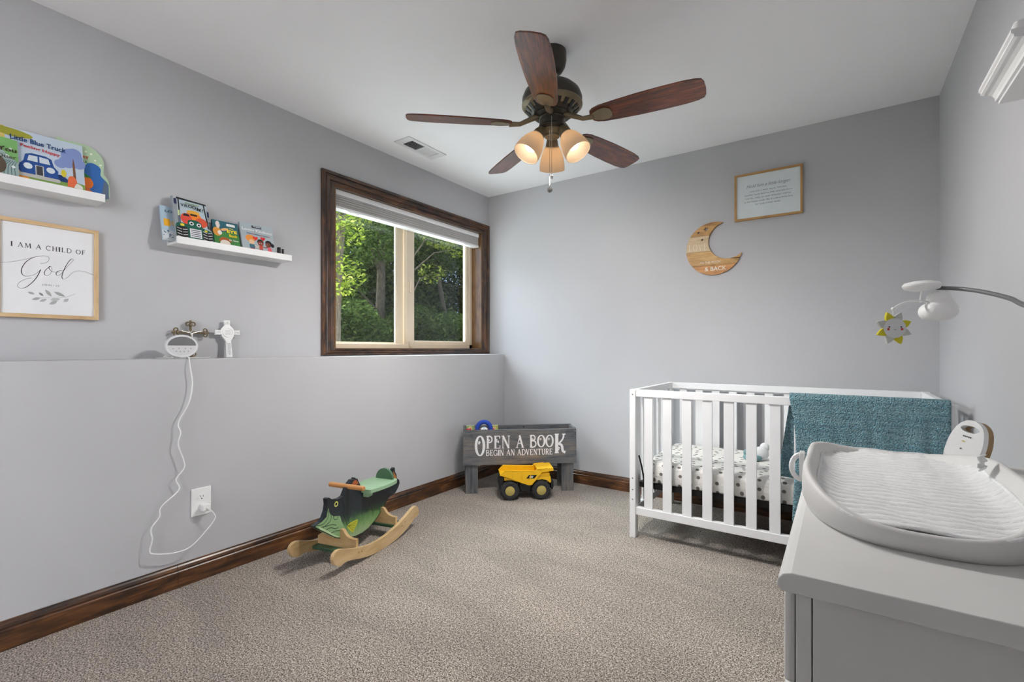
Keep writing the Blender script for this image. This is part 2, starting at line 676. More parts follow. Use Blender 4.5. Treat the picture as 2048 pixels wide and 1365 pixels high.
# rear wall with an added doorway and unseen lit hall that fill the room with light
D0, D1, DH = -2.10, -0.95, 2.08
m = MB()
m.box(XO, D0, YR - 0.12, YR, 0, HC)
m.box(D1, XR, YR - 0.12, YR, 0, HC)
m.box(D0, D1, YR - 0.12, YR, DH, HC)
struct(m.build('wall_rear', M_WALL))
HX0, HX1, HY = -2.75, 0.75, -2.1
m = MB()
m.box(HX0 - 0.1, HX0, HY, YR - 0.12, 0, HC)
m.box(HX1, HX1 + 0.1, HY, YR - 0.12, 0, HC)
m.box(HX0 - 0.1, HX1 + 0.1, HY - 0.1, HY, 0, HC)
m.box(XR + 0.15, HX1, YR - 0.12, YR - 0.02, 0, HC)
struct(m.build('wall_added_hall', paint('white_added_hall_paint', rgb(236, 236, 238))))
struct(box('floor_added_hall', M_CARPET, None, HX0 - 0.1, HX1 + 0.1, HY - 0.1, YR - 0.1, -0.1, -0.001))
struct(box('ceiling_added_hall', M_CEIL, None, HX0 - 0.1, HX1 + 0.1, HY - 0.1, YR - 0.1, HC + 0.001, HC + 0.1))
hl = struct(thing('added_fill_light', None, None, (0.35, -1.40, HC)))  # added lamp out of view; its bounce through the doorway is fill light
MB().lathe([(0.0, 0.0), (0.170, 0.0), (0.174, -0.012), (0.168, -0.030), (0.160, -0.034), (0.0, -0.034)], 40).build('housing', M_PLASTIC, hl, smooth=True)
MB().lathe([(0.158, -0.034), (0.150, -0.050), (0.110, -0.066), (0.050, -0.074), (0.0, -0.076)], 40, cap=False).build('diffuser', plain('fill_diffuser', rgb(255, 252, 246), 0.4, emit=(1, 0.97, 0.92, 1), estr=4.0), hl, smooth=True)
la = bpy.data.lights.new('added_fill_lamp', 'AREA')
la.shape = 'DISK'
la.size = 0.3
la.energy = FILL_WATTS
la.color = (0.97, 0.99, 1.0)
lo = bpy.data.objects.new('added_fill_lamp', la)
COL.objects.link(lo)
lo.location = (0.35, -1.40, HC - 0.080)


def baseboard(name, mat, a, b, normal, splits):
    """moulded skirting from a to b along one axis; each length of board is a piece of its own"""
    root = thing(name, None, None, (0, 0, 0))
    struct(root)
    prof = [(0, 0), (0.016, 0), (0.016, 0.070), (0.0125, 0.074), (0.0125, 0.078), (0.0155, 0.082), (0.0115, 0.092), (0.007, 0.098), (0.006, 0.103), (0, 0.103)]
    for s0, s1 in zip(splits[:-1], splits[1:]):
        m = MB()
        vs, fs = [], []
        n = len(prof)
        for s in (s0 + 0.0006, s1 - 0.0006):
            for d, z in prof:
                vs.append((a + normal * d, s, z) if b == 'y' else (s, a + normal * d, z))
        for i in range(n):
            j = (i + 1) % n
            fs.append((i, j, n + j, n + i))
        fs += [tuple(range(n)), tuple(range(n, 2 * n))]
        m.add(vs, fs)
        m.build('board', mat, root)
    return root


baseboard('baseboard_left', M_BASE_Y, XW, 'y', 1, [YR, 0.905, 3.4154])
baseboard('baseboard_back', M_BASE_X, YB, 'x', -1, [XW + 0.001, -1.30, XR - 0.001])
baseboard('baseboard_right', M_BASE_Y, XR, 'y', -1, [YR, 3.4154])

# ---------------------------------------------------------------- window: casing, jambs, two sashes, panes
win = struct(thing('window_1', None, None, (XL, WY0, WZ0)))


def casing(mat, q):
    """one mitred board of the casing: q = four corners (y, z), outer edge first"""
    (ay, az), (by, bz), (cy, cz), (dy, dz) = q     # outer a-b, inner c-d (c next to b)
    prof = [(0.0, 0.0), (0.0, 0.016), (0.10, 0.020), (0.22, 0.020), (0.26, 0.011), (0.33, 0.011), (0.40, 0.018), (0.62, 0.016), (0.67, 0.008), (0.73, 0.008), (0.80, 0.014), (1.0, 0.011), (1.0, 0.0)]
    vs = []
    for f, d in prof:
        vs.append((XL + d, ay + (dy - ay) * f, az + (dz - az) * f))
    for f, d in prof:
        vs.append((XL + d, by + (cy - by) * f, bz + (cz - bz) * f))
    n = len(prof)
    fs = [(i, i + 1, n + i + 1, n + i) for i in range(n - 1)] + [tuple(range(n)), tuple(range(n, 2 * n))]
    MB().add(vs, fs).build('casing_board', mat, win, world=True)


oy0, oy1, oz0, oz1 = 1.741, 3.4300, 1.0285, 2.176
casing(M_TRIM_Z, [(oy0, oz0), (oy0, oz1), (WY0, WZ1), (WY0, WZ0)])
casing(M_TRIM_Y, [(oy0, oz1), (oy1, oz1), (WY1, WZ1), (WY0, WZ1)])
casing(M_TRIM_Z, [(oy1, oz1), (oy1, oz0), (WY1, WZ0), (WY1, WZ1)])
casing(M_TRIM_Y, [(oy1, oz0), (oy0, oz0), (WY0, WZ0), (WY1, WZ0)])
XF = XL - 0.100                                         # room-side face of the vinyl frame
for q in ((XF + 0.0005, XL + 0.009, WY0 + 0.0005, WY0 + 0.012, WZ0 + 0.001, WZ1 - 0.001), (XF + 0.0005, XL + 0.009, WY1 - 0.012, WY1 - 0.0005, WZ0 + 0.001, WZ1 - 0.001)):
    box('jamb_board', M_JAMB, win, *q, world=True)
for q in ((XF + 0.0005, XL + 0.009, WY0 + 0.0125, WY1 - 0.0125, WZ0 + 0.0005, WZ0 + 0.004), (XF + 0.0005, XL + 0.009, WY0 + 0.0125, WY1 - 0.0125, WZ1 - 0.002, WZ1 - 0.0005)):
    box('jamb_board', M_JAMB, win, *q, world=True)
m = MB()                                                # fixed outer frame
m.box(XF - 0.075, XF, WY0, WY0 + 0.045, WZ0, WZ1)
m.box(XF - 0.075, XF, WY1 - 0.045, WY1, WZ0, WZ1)
m.box(XF - 0.075, XF, WY0, WY1, WZ0, WZ0 + 0.036)
m.box(XF - 0.075, XF, WY0, WY1, WZ1 - 0.045, WZ1)
m.build('frame', M_VINYL, win, 0.003, world=True)
k = NT('window_glass')
tr = k.n('ShaderNodeBsdfTransparent')
gl = k.n('ShaderNodeBsdfGlossy')
gl.inputs['Roughness'].default_value = 0.0
lw = k.n('ShaderNodeLayerWeight')
fac = k.math('ADD', k.math('MULTIPLY', k.math('POWER', lw.outputs['Facing'], 4.0), 0.6), 0.03)
tr.inputs[0].default_value = (0.94, 0.97, 0.95, 1)
mix = k.n('ShaderNodeMixShader')
k.l(fac, mix.inputs[0])
k.l(tr.outputs[0], mix.inputs[1])
k.l(gl.outputs[0], mix.inputs[2])
k.l(mix.outputs[0], k.out.inputs[0])
M_GLASS = k.m


def sash(xf, y0, y1, z0, z1, wl, wr, wb, wt):
    m = MB()
    d = 0.028
    m.box(xf - d, xf, y0, y0 + wl, z0, z1)
    m.box(xf - d, xf, y1 - wr, y1, z0, z1)
    m.box(xf - d, xf, y0 + wl, y1 - wr, z0, z0 + wb)
    m.box(xf - d, xf, y0 + wl, y1 - wr, z1 - wt, z1)
    # glazing bead
    e = 0.008
    m.box(xf - d * 0.8, xf - 0.006, y0 + wl, y0 + wl + e, z0 + wb, z1 - wt)
    m.box(xf - d * 0.8, xf - 0.006, y1 - wr - e, y1 - wr, z0 + wb, z1 - wt)
    m.box(xf - d * 0.8, xf - 0.006, y0 + wl + e, y1 - wr - e, z0 + wb, z0 + wb + e)
    o = m.build('sash', M_VINYL, win, 0.002, world=True)
    box('pane', M_GLASS, win, xf - 0.018, xf - 0.014, y0 + wl, y1 - wr, z0 + wb, z1 - wt, world=True)
    return o


sash(XF - 0.040, WY0 + 0.045, 2.550, WZ0 + 0.030, WZ1 - 0.04, 0.035, 0.075, 0.010, 0.03)
sash(XF - 0.004, 2.540, WY1 - 0.040, WZ0 + 0.022, WZ1 - 0.04, 0.078, 0.040, 0.034, 0.03)
m = MB()
m.box(XF - 0.010, XF + 0.012, 2.565, 2.590, 1.50, 1.60)
m.box(XF + 0.004, XF + 0.022, 2.570, 2.585, 1.53, 1.555)
m.build('latch', M_VINYL, win, 0.004, world=True)
m = MB()
m.box(XF - 0.004, XF + 0.012, 2.560, 2.582, 1.082, 1.125)
m.build('stop_block', M_VINYL, win, 0.003, world=True)

# ---------------------------------------------------------------- blind gathered at the window head
bl = thing('window_blind', 'white pleated blind drawn up at the top of the window', 'blind', (XL - 0.05, (WY0 + WY1) / 2, 2.0))
M_BLIND = plain('light_grey_blind_fabric', rgb(196, 194, 191), 0.8, grain=0.1)
box('headrail', M_PLASTIC, bl, XL - 0.085, XL - 0.012, WY0 + 0.014, WY1 - 0.016, 2.052, 2.087, 0.004, world=True)
zs = 2.050
for i in range(9):
    m = MB()
    z1 = zs - i * 0.0075
    off = 0.003 * (i % 2)
    m.prism([(XL - 0.080, z1 - 0.0005), (XL - 0.019 - off, z1 - 0.0005), (XL - 0.0165 - off, z1 - 0.003), (XL - 0.0175 - off, z1 - 0.0066), (XL - 0.080, z1 - 0.0070)], WY0 + 0.015, WY1 - 0.018)
    # prism extrudes along y with x/z outline
    m.build('pleat', M_BLIND, bl, world=True)
box('bottom_rail', M_PLASTIC, bl, XL - 0.080, XL - 0.014, WY0 + 0.014, WY1 - 0.017, 1.966, 1.982, 0.003, world=True)
for y in (1.99, 3.15):
    m = MB()
    m.tube([(XL - 0.012, y - 0.05, 1.967), (XL - 0.008, y - 0.03, 1.958), (XL - 0.008, y, 1.962), (XL - 0.008, y + 0.03, 1.957), (XL - 0.012, y + 0.05, 1.966)], 0.003, 6)
    m.build('lift_clip', M_PLASTIC, bl, smooth=True, world=True)

# ---------------------------------------------------------------- woods outside the window
k = NT('forest_ground')
v = k.coord()
k.l(k.ramp(k.noise(v, 3, 6), [(0.3, rgb(58, 62, 30)), (0.6, rgb(86, 96, 48)), (0.8, rgb(110, 98, 66))]), k.b.inputs['Base Color'])
k.b.inputs['Roughness'].default_value = 1.0
struct(box('ground', k.m, None, -60, XO - 0.02, -30, 50, 0.2, 0.55))

struct(box('added_bounce_slab', plain('pale_bounce_concrete', rgb(222, 220, 214), 0.9, grain=0.3, gscale=60, var=0.06), None, -6.0, XO - 0.03, -6.0, 9.0, 0.50, 0.60))  # added slab below the view, pale to bounce daylight up onto the ceiling


def leaf_mat(name, dark, midc, light):
    k = NT(name)
    at = k.n('ShaderNodeAttribute', attribute_name='tint')
    c = k.ramp(at.outputs['Fac'], [(0.0, dark), (0.55, midc), (1.0, light)])
    k.t.nodes.remove(k.b)
    d = k.n('ShaderNodeBsdfDiffuse')
    tl = k.n('ShaderNodeBsdfTranslucent')
    mx = k.n('ShaderNodeMixShader')
    mx.inputs[0].default_value = 0.52
    k.l(c, d.inputs[0])
    k.l(c, tl.inputs[0])
    k.l(d.outputs[0], mx.inputs[1])
    k.l(tl.outputs[0], mx.inputs[2])
    k.l(mx.outputs[0], k.out.inputs[0])
    return k.m


LEAF_A = leaf_mat('yellow_green_leaves', rgb(86, 104, 36), rgb(132, 144, 54), rgb(184, 184, 92))
LEAF_B = leaf_mat('mid_green_leaves', rgb(58, 74, 38), rgb(92, 110, 56), rgb(138, 150, 82))
LEAF_C = leaf_mat('deep_green_leaves', rgb(42, 58, 30), rgb(68, 86, 44), rgb(106, 122, 64))
M_BARK = wood('grey_brown_bark', [(0.3, rgb(58, 48, 38)), (0.5, rgb(100, 84, 66)), (0.75, rgb(142, 122, 98))], 'z', 8, 5, 0.9, 0, 0.8)


def crown(name, parent, blobs, n, size, mat, rnd, shell=0.45):
    """a crown of single folded leaves scattered through ellipsoid boughs; blobs = (centre, radii)"""
    vs, fs, tint = [], [], []
    vol = [b[1][0] * b[1][1] * b[1][2] for b in blobs]
    tv = sum(vol)
    for b, w in zip(blobs, vol):
        for _ in range(int(n * w / tv)):
            while True:
                p = Vector((rnd.uniform(-1, 1), rnd.uniform(-1, 1), rnd.uniform(-1, 1)))
                if shell < p.length < 1:
                    break
            c = Vector(b[0]) + Vector((p.x * b[1][0], p.y * b[1][1], p.z * b[1][2]))
            s = size * rnd.uniform(0.6, 1.3)
            ax = Vector((rnd.gauss(0, 1), rnd.gauss(0, 1), rnd.gauss(0, 0.5) - 0.4)).normalized()
            sd = ax.cross(Vector((rnd.gauss(0, 0.5), rnd.gauss(0, 0.5), 1))).normalized()
            up = sd.cross(ax)
            i0 = len(vs)
            vs += [c - ax * s, c + sd * s * 0.55 + up * s * 0.2, c + ax * s * 1.1, c - sd * s * 0.55 + up * s * 0.2]
            fs += [(i0, i0 + 1, i0 + 2), (i0, i0 + 2, i0 + 3)]
            t = min(1, max(0, rnd.gauss(0.45, 0.25)))
            tint += [t] * 4
    inv = RM[parent.name].inverted()
    me = bpy.data.meshes.new(name)
    me.from_pydata([tuple(inv @ v) for v in vs], [], fs)
    at = me.attributes.new('tint', 'FLOAT', 'POINT')
    at.data.foreach_set('value', tint)
    me.materials.append(mat)
    o = bpy.data.objects.new(name, me)
    COL.objects.link(o)
    o.parent = parent
    o['kind'] = 'stuff'
    return o


def tree(name, label, x, y, h, r, blobs, n, size, mat, seed, lean=(0, 0), cat='tree'):
    rnd = random.Random(seed)
    g = 0.55
    root = thing(name, label, cat, (x, y, g), group='woods outside the window')
    m = MB()
    pts = [(x + lean[0] * t + 0.05 * math.sin(5 * t + seed), y + lean[1] * t + 0.05 * math.cos(4 * t + seed), g - 0.1 + (h + 0.1) * t) for t in [i / 8 for i in range(9)]]
    m.tube(pts, [r * (1.25 - 0.85 * i / 8) for i in range(9)], 12)
    m.build('trunk', M_BARK, root, smooth=True, world=True)
    for b in blobs[:6]:
        m = MB()
        bz = min(h * 0.95 + g, max(g + 0.5, b[0][2] - 0.5))
        t = (bz - g) / h
        m.tube([(x + lean[0] * t, y + lean[1] * t, bz), ((x + b[0][0]) / 2, (y + b[0][1]) / 2, (bz + b[0][2]) / 2 + 0.15), tuple(b[0])], [r * 0.3, r * 0.16, r * 0.05], 6)
        m.build('bough', M_BARK, root, smooth=True, world=True)
    crown('leaves', root, blobs, n, size, mat, rnd)
    return root


tree('maple_tree', 'yellow-green leafy tree nearest the left window pane', -5.98, 4.20, 4.6, 0.10,
     [((-5.45, 3.95, 2.05), (0.34, 0.30, 0.30)), ((-5.2, 3.75, 2.55), (0.30, 0.28, 0.22)), ((-5.75, 4.15, 3.05), (0.60, 0.45, 0.30)), ((-5.5, 4.75, 3.55), (0.55, 0.40, 0.30)), ((-6.2, 4.4, 4.5), (0.8, 0.9, 0.5))], 5200, 0.034, LEAF_A, 3, (0.05, 0.12))
tree('oak_tree', 'tall green tree with a pale trunk in the middle of the left pane', -8.35, 6.95, 5.4, 0.10,
     [((-7.9, 6.2, 3.3), (1.0, 1.0, 0.5)), ((-8.6, 7.4, 3.9), (1.1, 1.1, 0.6)), ((-8.0, 6.6, 4.7), (1.3, 1.3, 0.6)), ((-8.0, 6.9, 5.3), (1.2, 1.2, 0.7)), ((-7.9, 5.5, 2.4), (0.7, 0.7, 0.5))], 15000, 0.045, LEAF_B, 5, (-0.1, 0.1))
tree('birch_tree', 'slender tree with sunlit sprays behind the right window pane', -6.75, 6.32, 4.6, 0.06,
     [((-6.25, 6.75, 3.25), (0.50, 0.45, 0.26)), ((-6.0, 6.95, 3.0), (0.35, 0.35, 0.20)), ((-6.5, 6.5, 3.9), (0.7, 0.7, 0.4)), ((-6.4, 6.6, 2.5), (0.30, 0.25, 0.2)), ((-6.5, 6.6, 4.6), (0.8, 0.8, 0.5))], 5200, 0.036, LEAF_A, 8, (0.05, 0.1))
tree('elm_tree', 'dark-leaved tree at the right edge of the window view', -6.9, 8.75, 4.8, 0.13,
     [((-6.5, 8.9, 2.0), (0.9, 0.8, 0.9)), ((-6.9, 8.7, 3.5), (1.1, 0.9, 0.8)), ((-6.9, 8.5, 4.8), (1.1, 1.1, 0.8))], 12000, 0.045, LEAF_C, 11)
tree('ash_tree', 'leaning thin tree low in the right window pane', -8.75, 9.75, 5.0, 0.07,
     [((-9.0, 9.6, 4.4), (1.3, 1.3, 0.7)), ((-9.6, 10.0, 5.0), (1.3, 1.3, 0.8)), ((-9.2, 9.2, 3.4), (0.9, 0.9, 0.5))], 12000, 0.05, LEAF_B, 13, (-0.6, -0.25))
BK = [(-13.0, 7.6, 5.4), (-11.8, 11.4, 5.6), (-9.2, 14.0, 5.6), (-13.6, 3.0, 5.2), (-5.0, 15.8, 5.6), (-16.5, 14.0, 7.0), (-17.5, 9.5, 6.6), (-13.2, 18.5, 7.0), (-10.9, 9.0, 4.0), (-11.2, 13.2, 5.4)]
BL = ['far tree closing the left edge of the window view', 'far dense tree behind the meeting stile', 'far dense tree behind the right pane', 'far tree half hidden by the window casing', 'far tree glimpsed beside the right jamb', 'farthest tree in the middle of the woods', 'very distant tree behind the left pane', 'very distant tree behind the right pane', 'shorter dense tree beyond the meeting stile', 'dense tree filling the right pane far back']
for i, (x, y, h) in enumerate(BK):
    tree('forest_tree', BL[i], x, y, h, 0.2,
         [((x, y, 2.0), (2.2, 2.2, 1.4)), ((x + 0.4, y - 0.5, 3.7), (2.2, 2.2, 1.4)), ((x - 0.3, y + 0.2, h - 0.3), (2.0, 2.0, 1.2))], 17000, 0.075, LEAF_C if i % 2 else LEAF_B, 20 + i)
BU = [(-7.4, 5.5, 0.75), (-9.0, 8.6, 1.0), (-7.9, 7.5, 0.8), (-9.8, 6.4, 1.2), (-6.9, 7.6, 0.6)]
BUL = ['low bush left of the pale trunk', 'dark bush low behind the right pane', 'bush below the meeting stile', 'wide bush deep in the woods', 'small pale bush in the right pane corner']
for i, (x, y, s) in enumerate(BU):
    root = thing('woodland_bush', BUL[i], 'bush', (x, y, 0.55), group='undergrowth outside the window')
    m = MB()
    for j in range(3):
        m.tube([(x, y, 0.5), (x + 0.2 * math.cos(j * 2.1), y + 0.2 * math.sin(j * 2.1), 0.55 + s)], 0.02, 6)
    m.build('stems', M_BARK, root, world=True)
    crown('leaves', root, [((x, y, 0.9 + s * 0.5), (s, s, s * 0.8)), ((x + 0.4 * s, y - 0.3 * s, 1.3 + s * 0.4), (s * 0.7, s * 0.7, s * 0.5))], 7000, 0.042, LEAF_B, random.Random(50 + i), 0.3)

# ================================================================== ceiling fan
FX, FY = -1.095, 1.917
fan = thing('ceiling_fan', 'bronze ceiling fan with five walnut blades and three lit glass shades', 'ceiling fan', (FX, FY, HC))
M_BRONZE = plain('antique_bronze', rgb(128, 116, 92), 0.4, 0.35, var=0.15, vscale=20)
M_DARKBRONZE = plain('dark_bronze', rgb(62, 58, 50), 0.38, 0.3, var=0.15, vscale=20)
M_BLADE = wood('walnut_fan_blade', [(0.3, rgb(30, 14, 10)), (0.45, rgb(78, 34, 20)), (0.57, rgb(120, 58, 30)), (0.72, rgb(152, 88, 50))], 'x', 7, 16, 0.32, 0.4, 0.008, True, 0.35)
# canopy, rod, motor (local z measured from the ceiling)
MB().lathe([(0.0, 0.0), (0.064, 0.0), (0.066, -0.010), (0.066, -0.045), (0.060, -0.072), (0.046, -0.095), (0.028, -0.106), (0.0, -0.106)], 36).build('canopy', M_DARKBRONZE, fan, smooth=True)
MB().lathe([(0.021, -0.100), (0.025, -0.108), (0.025, -0.118), (0.0135, -0.122), (0.0135, -0.150), (0.024, -0.153), (0.028, -0.165)], 20).build('downrod', M_BRONZE, fan, smooth=True)
mot = MB().lathe([(0.0, -0.150), (0.030, -0.150), (0.070, -0.156), (0.105, -0.170), (0.128, -0.192), (0.138, -0.218), (0.138, -0.236), (0.134, -0.246), (0.136, -0.250), (0.133, -0.256), (0.126, -0.262), (0.092, -0.290), (0.086, -0.294), (0.088, -0.298), (0.070, -0.306), (0.0, -0.306)], 48).build('motor_housing', M_DARKBRONZE, fan, smooth=True, ang=30)
MB().lathe([(0.1375, -0.244), (0.1395, -0.247), (0.1395, -0.252), (0.1355, -0.256), (0.1285, -0.2605), (0.0935, -0.2885), (0.0935, -0.285)], 48, cap=False).build('vent_ring', M_BRONZE, mot, smooth=True, ang=30)
ns = 20
for i in range(ns):
    a = 2 * PI * (i + 0.5) / ns
    M = Matrix.Rotation(a, 4, 'Z')
    m = MB()
    pts = []
    for r, z, w in ((0.098, -0.2866, 0.0050), (0.110, -0.2776, 0.0085), (0.124, -0.2666, 0.0100)):
        pts.append((r, z, w))
    vs = []
    for r, z, w in pts:
        vs += [M @ Vector((r, -w, z - 0.0008)), M @ Vector((r, w, z - 0.0008))]
    m.add(vs, [(0, 1, 3, 2), (2, 3, 5, 4)])
    m.build('vent_slot', M_BLACK, mot, solid=0.0012)
MB().lathe([(0.062, -0.300), (0.062, -0.312), (0.058, -0.316), (0.060, -0.345), (0.064, -0.350), (0.064, -0.356), (0.056, -0.362), (0.048, -0.366), (0.0, -0.366)], 36).build('switch_housing', M_DARKBRONZE, fan, smooth=True, ang=30)
MB().lathe([(0.050, -0.362), (0.052, -0.370), (0.046, -0.378), (0.036, -0.386), (0.034, -0.394), (0.0, -0.396)], 32).build('light_fitter', M_BRONZE, fan, smooth=True, ang=30)
# blades: local x runs outwards, +y edge hangs lower (pitch)
ZB = -0.340


def blade_outline():
    up = [(0.190, 0.030), (0.205, 0.043), (0.235, 0.052), (0.30, 0.058), (0.40, 0.064), (0.50, 0.066), (0.58, 0.065), (0.63, 0.060), (0.652, 0.052), (0.660, 0.036)]
    return up + [(0.663, 0.0)] + [(x, -y) for x, y in reversed(up)] + [(0.184, 0.0)]


bm_ = MB()
bm_.prism(blade_outline(), -0.003, 0.003, plane='xy')
irn = MB()
irn.prism([(0.190, 0.012), (0.205, 0.026), (0.235, 0.036), (0.262, 0.036), (0.280, 0.022), (0.284, 0), (0.280, -0.022), (0.262, -0.036), (0.235, -0.036), (0.205, -0.026), (0.190, -0.012)], -0.0075, -0.0032, plane='xy')
b0 = i0 = None
pitch = Matrix.Rotation(math.radians(-13), 4, 'X')
for i in range(5):
    a = math.radians(5.5 + 72 * i)
    M = Matrix.Rotation(a, 4, 'Z') @ Matrix.Translation((0, 0, ZB)) @ pitch
    if b0 is None:
        b0 = bm_.build('blade', M_BLADE, fan, 0.0015)
        i0 = irn.build('blade_iron', M_BRONZE, fan, 0.002)
        arm = MB()
        arm.tube([(0.060, 0, -0.300), (0.100, 0, -0.318), (0.150, 0, -0.343), (0.200, 0, -0.346)], [0.014, 0.012, 0.010, 0.012], 10)
        a0 = arm.build('blade_arm', M_BRONZE, fan, smooth=True)
        b0.matrix_local = M
        i0.matrix_local = M
        a0.matrix_local = Matrix.Rotation(a, 4, 'Z')
    else:
        dup(b0, fan, M)
        dup(i0, fan, M)
        dup(a0, fan, Matrix.Rotation(a, 4, 'Z'))
# three shades
k = NT('frosted_amber_glass')
k.b.inputs['Base Color'].default_value = rgb(224, 206, 182)
k.b.inputs['Roughness'].default_value = 0.35
tl = k.n('ShaderNodeBsdfTranslucent')
tl.inputs[0].default_value = rgb(246, 226, 198)
mx = k.n('ShaderNodeMixShader')
mx.inputs[0].default_value = 0.40
nz = k.noise(k.coord(), 30, 3)
k.bump(nz, 0.03, 0.002)
k.l(k.b.outputs[0], mx.inputs[1])
k.l(tl.outputs[0], mx.inputs[2])
k.l(mx.outputs[0], k.out.inputs[0])
M_SHADE = k.m
M_BULB = plain('lit_bulb', rgb(255, 250, 240), 0.3, emit=(1.0, 0.93, 0.82, 1), estr=4.2)
for i in range(3):
    a = math.radians(119.7 + 120 * i)
    d = Vector((math.cos(a), math.sin(a), 0))
    base = Vector((0, 0, -0.368)) + d * 0.052
    axis = (Vector((0, 0, -1)) * math.cos(math.radians(33)) + d * math.sin(math.radians(33))).normalized()
    q = Vector((0, 0, 1)).rotation_difference(axis).to_matrix().to_4x4()
    M = Matrix.Translation(base) @ q
    MB().lathe([(0.0, -0.02), (0.012, -0.018), (0.018, 0.0), (0.026, 0.018), (0.030, 0.040), (0.031, 0.046), (0.0, 0.046)], 24, M).build('socket', M_BRONZE, fan, smooth=True)
    sh = MB().lathe([(0.029, 0.040), (0.036, 0.050), (0.047, 0.072), (0.056, 0.100), (0.0605, 0.130), (0.061, 0.152), (0.0585, 0.152), (0.058, 0.130), (0.0535, 0.101), (0.0445, 0.073), (0.0335, 0.052), (0.027, 0.042)], 40, M, cap=False).build('shade', M_SHADE, fan, smooth=True)
    MB().lathe([(0.0, 0.046), (0.013, 0.048), (0.014, 0.064), (0.024, 0.082), (0.0275, 0.100), (0.024, 0.116), (0.014, 0.125), (0.0, 0.128)], 24, M).build('bulb', M_BULB, sh, smooth=True)
    lp = bpy.data.lights.new('bulb_light', 'SPOT')
    lp.spot_size = math.radians(166)
    lp.spot_blend = 0.78
    lp.energy = FAN_WATTS
    lp.color = (1.0, 0.975, 0.94)
    lp.shadow_soft_size = 0.018
    lo = bpy.data.objects.new('bulb_light', lp)
    COL.objects.link(lo)
    lo.location = Vector((FX, FY, HC)) + (M @ Vector((0, 0, 0.1535)))
    lo.rotation_euler = axis.to_track_quat('-Z', 'Y').to_euler()
# pull chains
for (dx, dy, z0, z1, kind) in ((0.030, -0.056, -0.328, -0.585, 'acorn'), (0.014, -0.046, -0.384, -0.640, 'disc')):
    m = MB()
    n = int((z0 - z1) / 0.0046)
    m.tube([(dx, dy, z0), (dx, dy, z1)], 0.0007, 5)
    for j in range(n):
        m.ball((dx, dy, z0 - j * 0.0046), 0.0017, 6, 4)
    ch = m.build('pull_chain', M_CHROME, fan, smooth=True)
    if kind == 'acorn':
        MB().lathe([(0.0, 0.0), (0.004, -0.004), (0.006, -0.014), (0.005, -0.022), (0.0, -0.028)], 12, Matrix.Translation((dx, dy, z1))).build('pendant', M_CHROME, ch, smooth=True)
    else:
        m = MB()
        m.lathe([(0.0, -0.004), (0.012, -0.003), (0.0135, 0.0), (0.012, 0.003), (0.0, 0.004)], 20, Matrix.Translation((dx, dy, z1 - 0.013)) @ Matrix.Rotation(0.6, 4, 'Z') @ Matrix.Rotation(PI / 2, 4, 'X'))
        m.build('pendant', M_CHROME, ch, smooth=True)

# ================================================================== ceiling vent
vt = thing('ceiling_vent', 'white louvred air register on the ceiling above the window wall', 'vent', (-2.358, 2.329, HC))
M_VENT = plain('white_enamel', rgb(226, 226, 228), 0.4)
vw, vl = 0.072, 0.177
m = MB()
m.prism([(-vw, -vl), (vw, -vl), (vw, vl), (-vw, vl)], -0.006, 0.0, holes=[[(-0.045, -0.125), (-0.045, -0.006), (0.045, -0.006), (0.045, -0.125)], [(-0.045, 0.006), (-0.045, 0.125), (0.045, 0.125), (0.045, 0.006)]], plane='xy')
m.build('frame', M_VENT, vt, 0.002)
box('duct_shadow_plate', M_BLACK, vt, -0.046, 0.046, -0.126, 0.126, -0.0009, -0.0002)
sl0 = None
for i in range(18):
    y = -0.118 + i * 0.0132 + (0.006 if i > 8 else -0.004)
    M = Matrix.Translation((0, y, -0.004)) @ Matrix.Rotation(math.radians(38 if i < 9 else -38), 4, 'X')
    if sl0 is None:
        sl0 = MB().box(-0.045, 0.045, -0.0048, 0.0048, -0.0004, 0.0004).build('slat', M_VENT, vt)
        sl0.matrix_local = M
    else:
        dup(sl0, vt, M)

# ================================================================== things on the left wall (local: x along the wall to the right, front = -y)
R90 = PI / 2


def picture_ledge(label, x_front, y0, y1, z0):
    """shallow shelf with a front lip; z0 = underside"""
    r = thing('picture_ledge', label, 'shelf', (XL, y0, z0), R90, group='white picture ledges')
    L = y1 - y0
    box('base', M_WHITE, r, 0, L, -0.100, 0, 0, 0.011, 0.001)
    box('back', M_WHITE, r, 0, L, -0.010, 0, 0.011, 0.028, 0.001)
    box('lip', M_WHITE, r, 0, L, -0.110, -0.098, 0, 0.033, 0.0015)
    return r


picture_ledge('long white picture ledge above the framed script sign', XL + 0.1, 0.112, 0.672, 1.676)
picture_ledge('white picture ledge between the sign and the window', XL + 0.1, 0.931, 1.490, 1.556)


def book(name, label, y, z, w, h, t, tilt, gap, cover, pages=True, yaw=0.0, outline=None):
    """standing book leaning back on the wall; returns root; front cover at local y = -t"""
    r = thing(name, label, 'book', (XL + gap, y, z), R90 + yaw, -math.radians(tilt), group='picture books on the wall ledges')
    if outline:
        MB().prism(outline, -t, 0).build('cover', cover, r)
        return r
    c = 0.0018
    m = MB()
    m.box(0, w, -t, -t + c, 0, h)
    m.box(0, w, -c, 0, 0, h)
    m.box(0, c, -t + c, -c, 0, h)
    m.build('cover', cover, r, 0.0006)
    box('pages', M_PAPER, r, c, w - 0.002, -t + c + 0.0002, -c - 0.0002, 0.002, h - 0.002)
    return r


SH1, SH2 = 1.687, 1.567
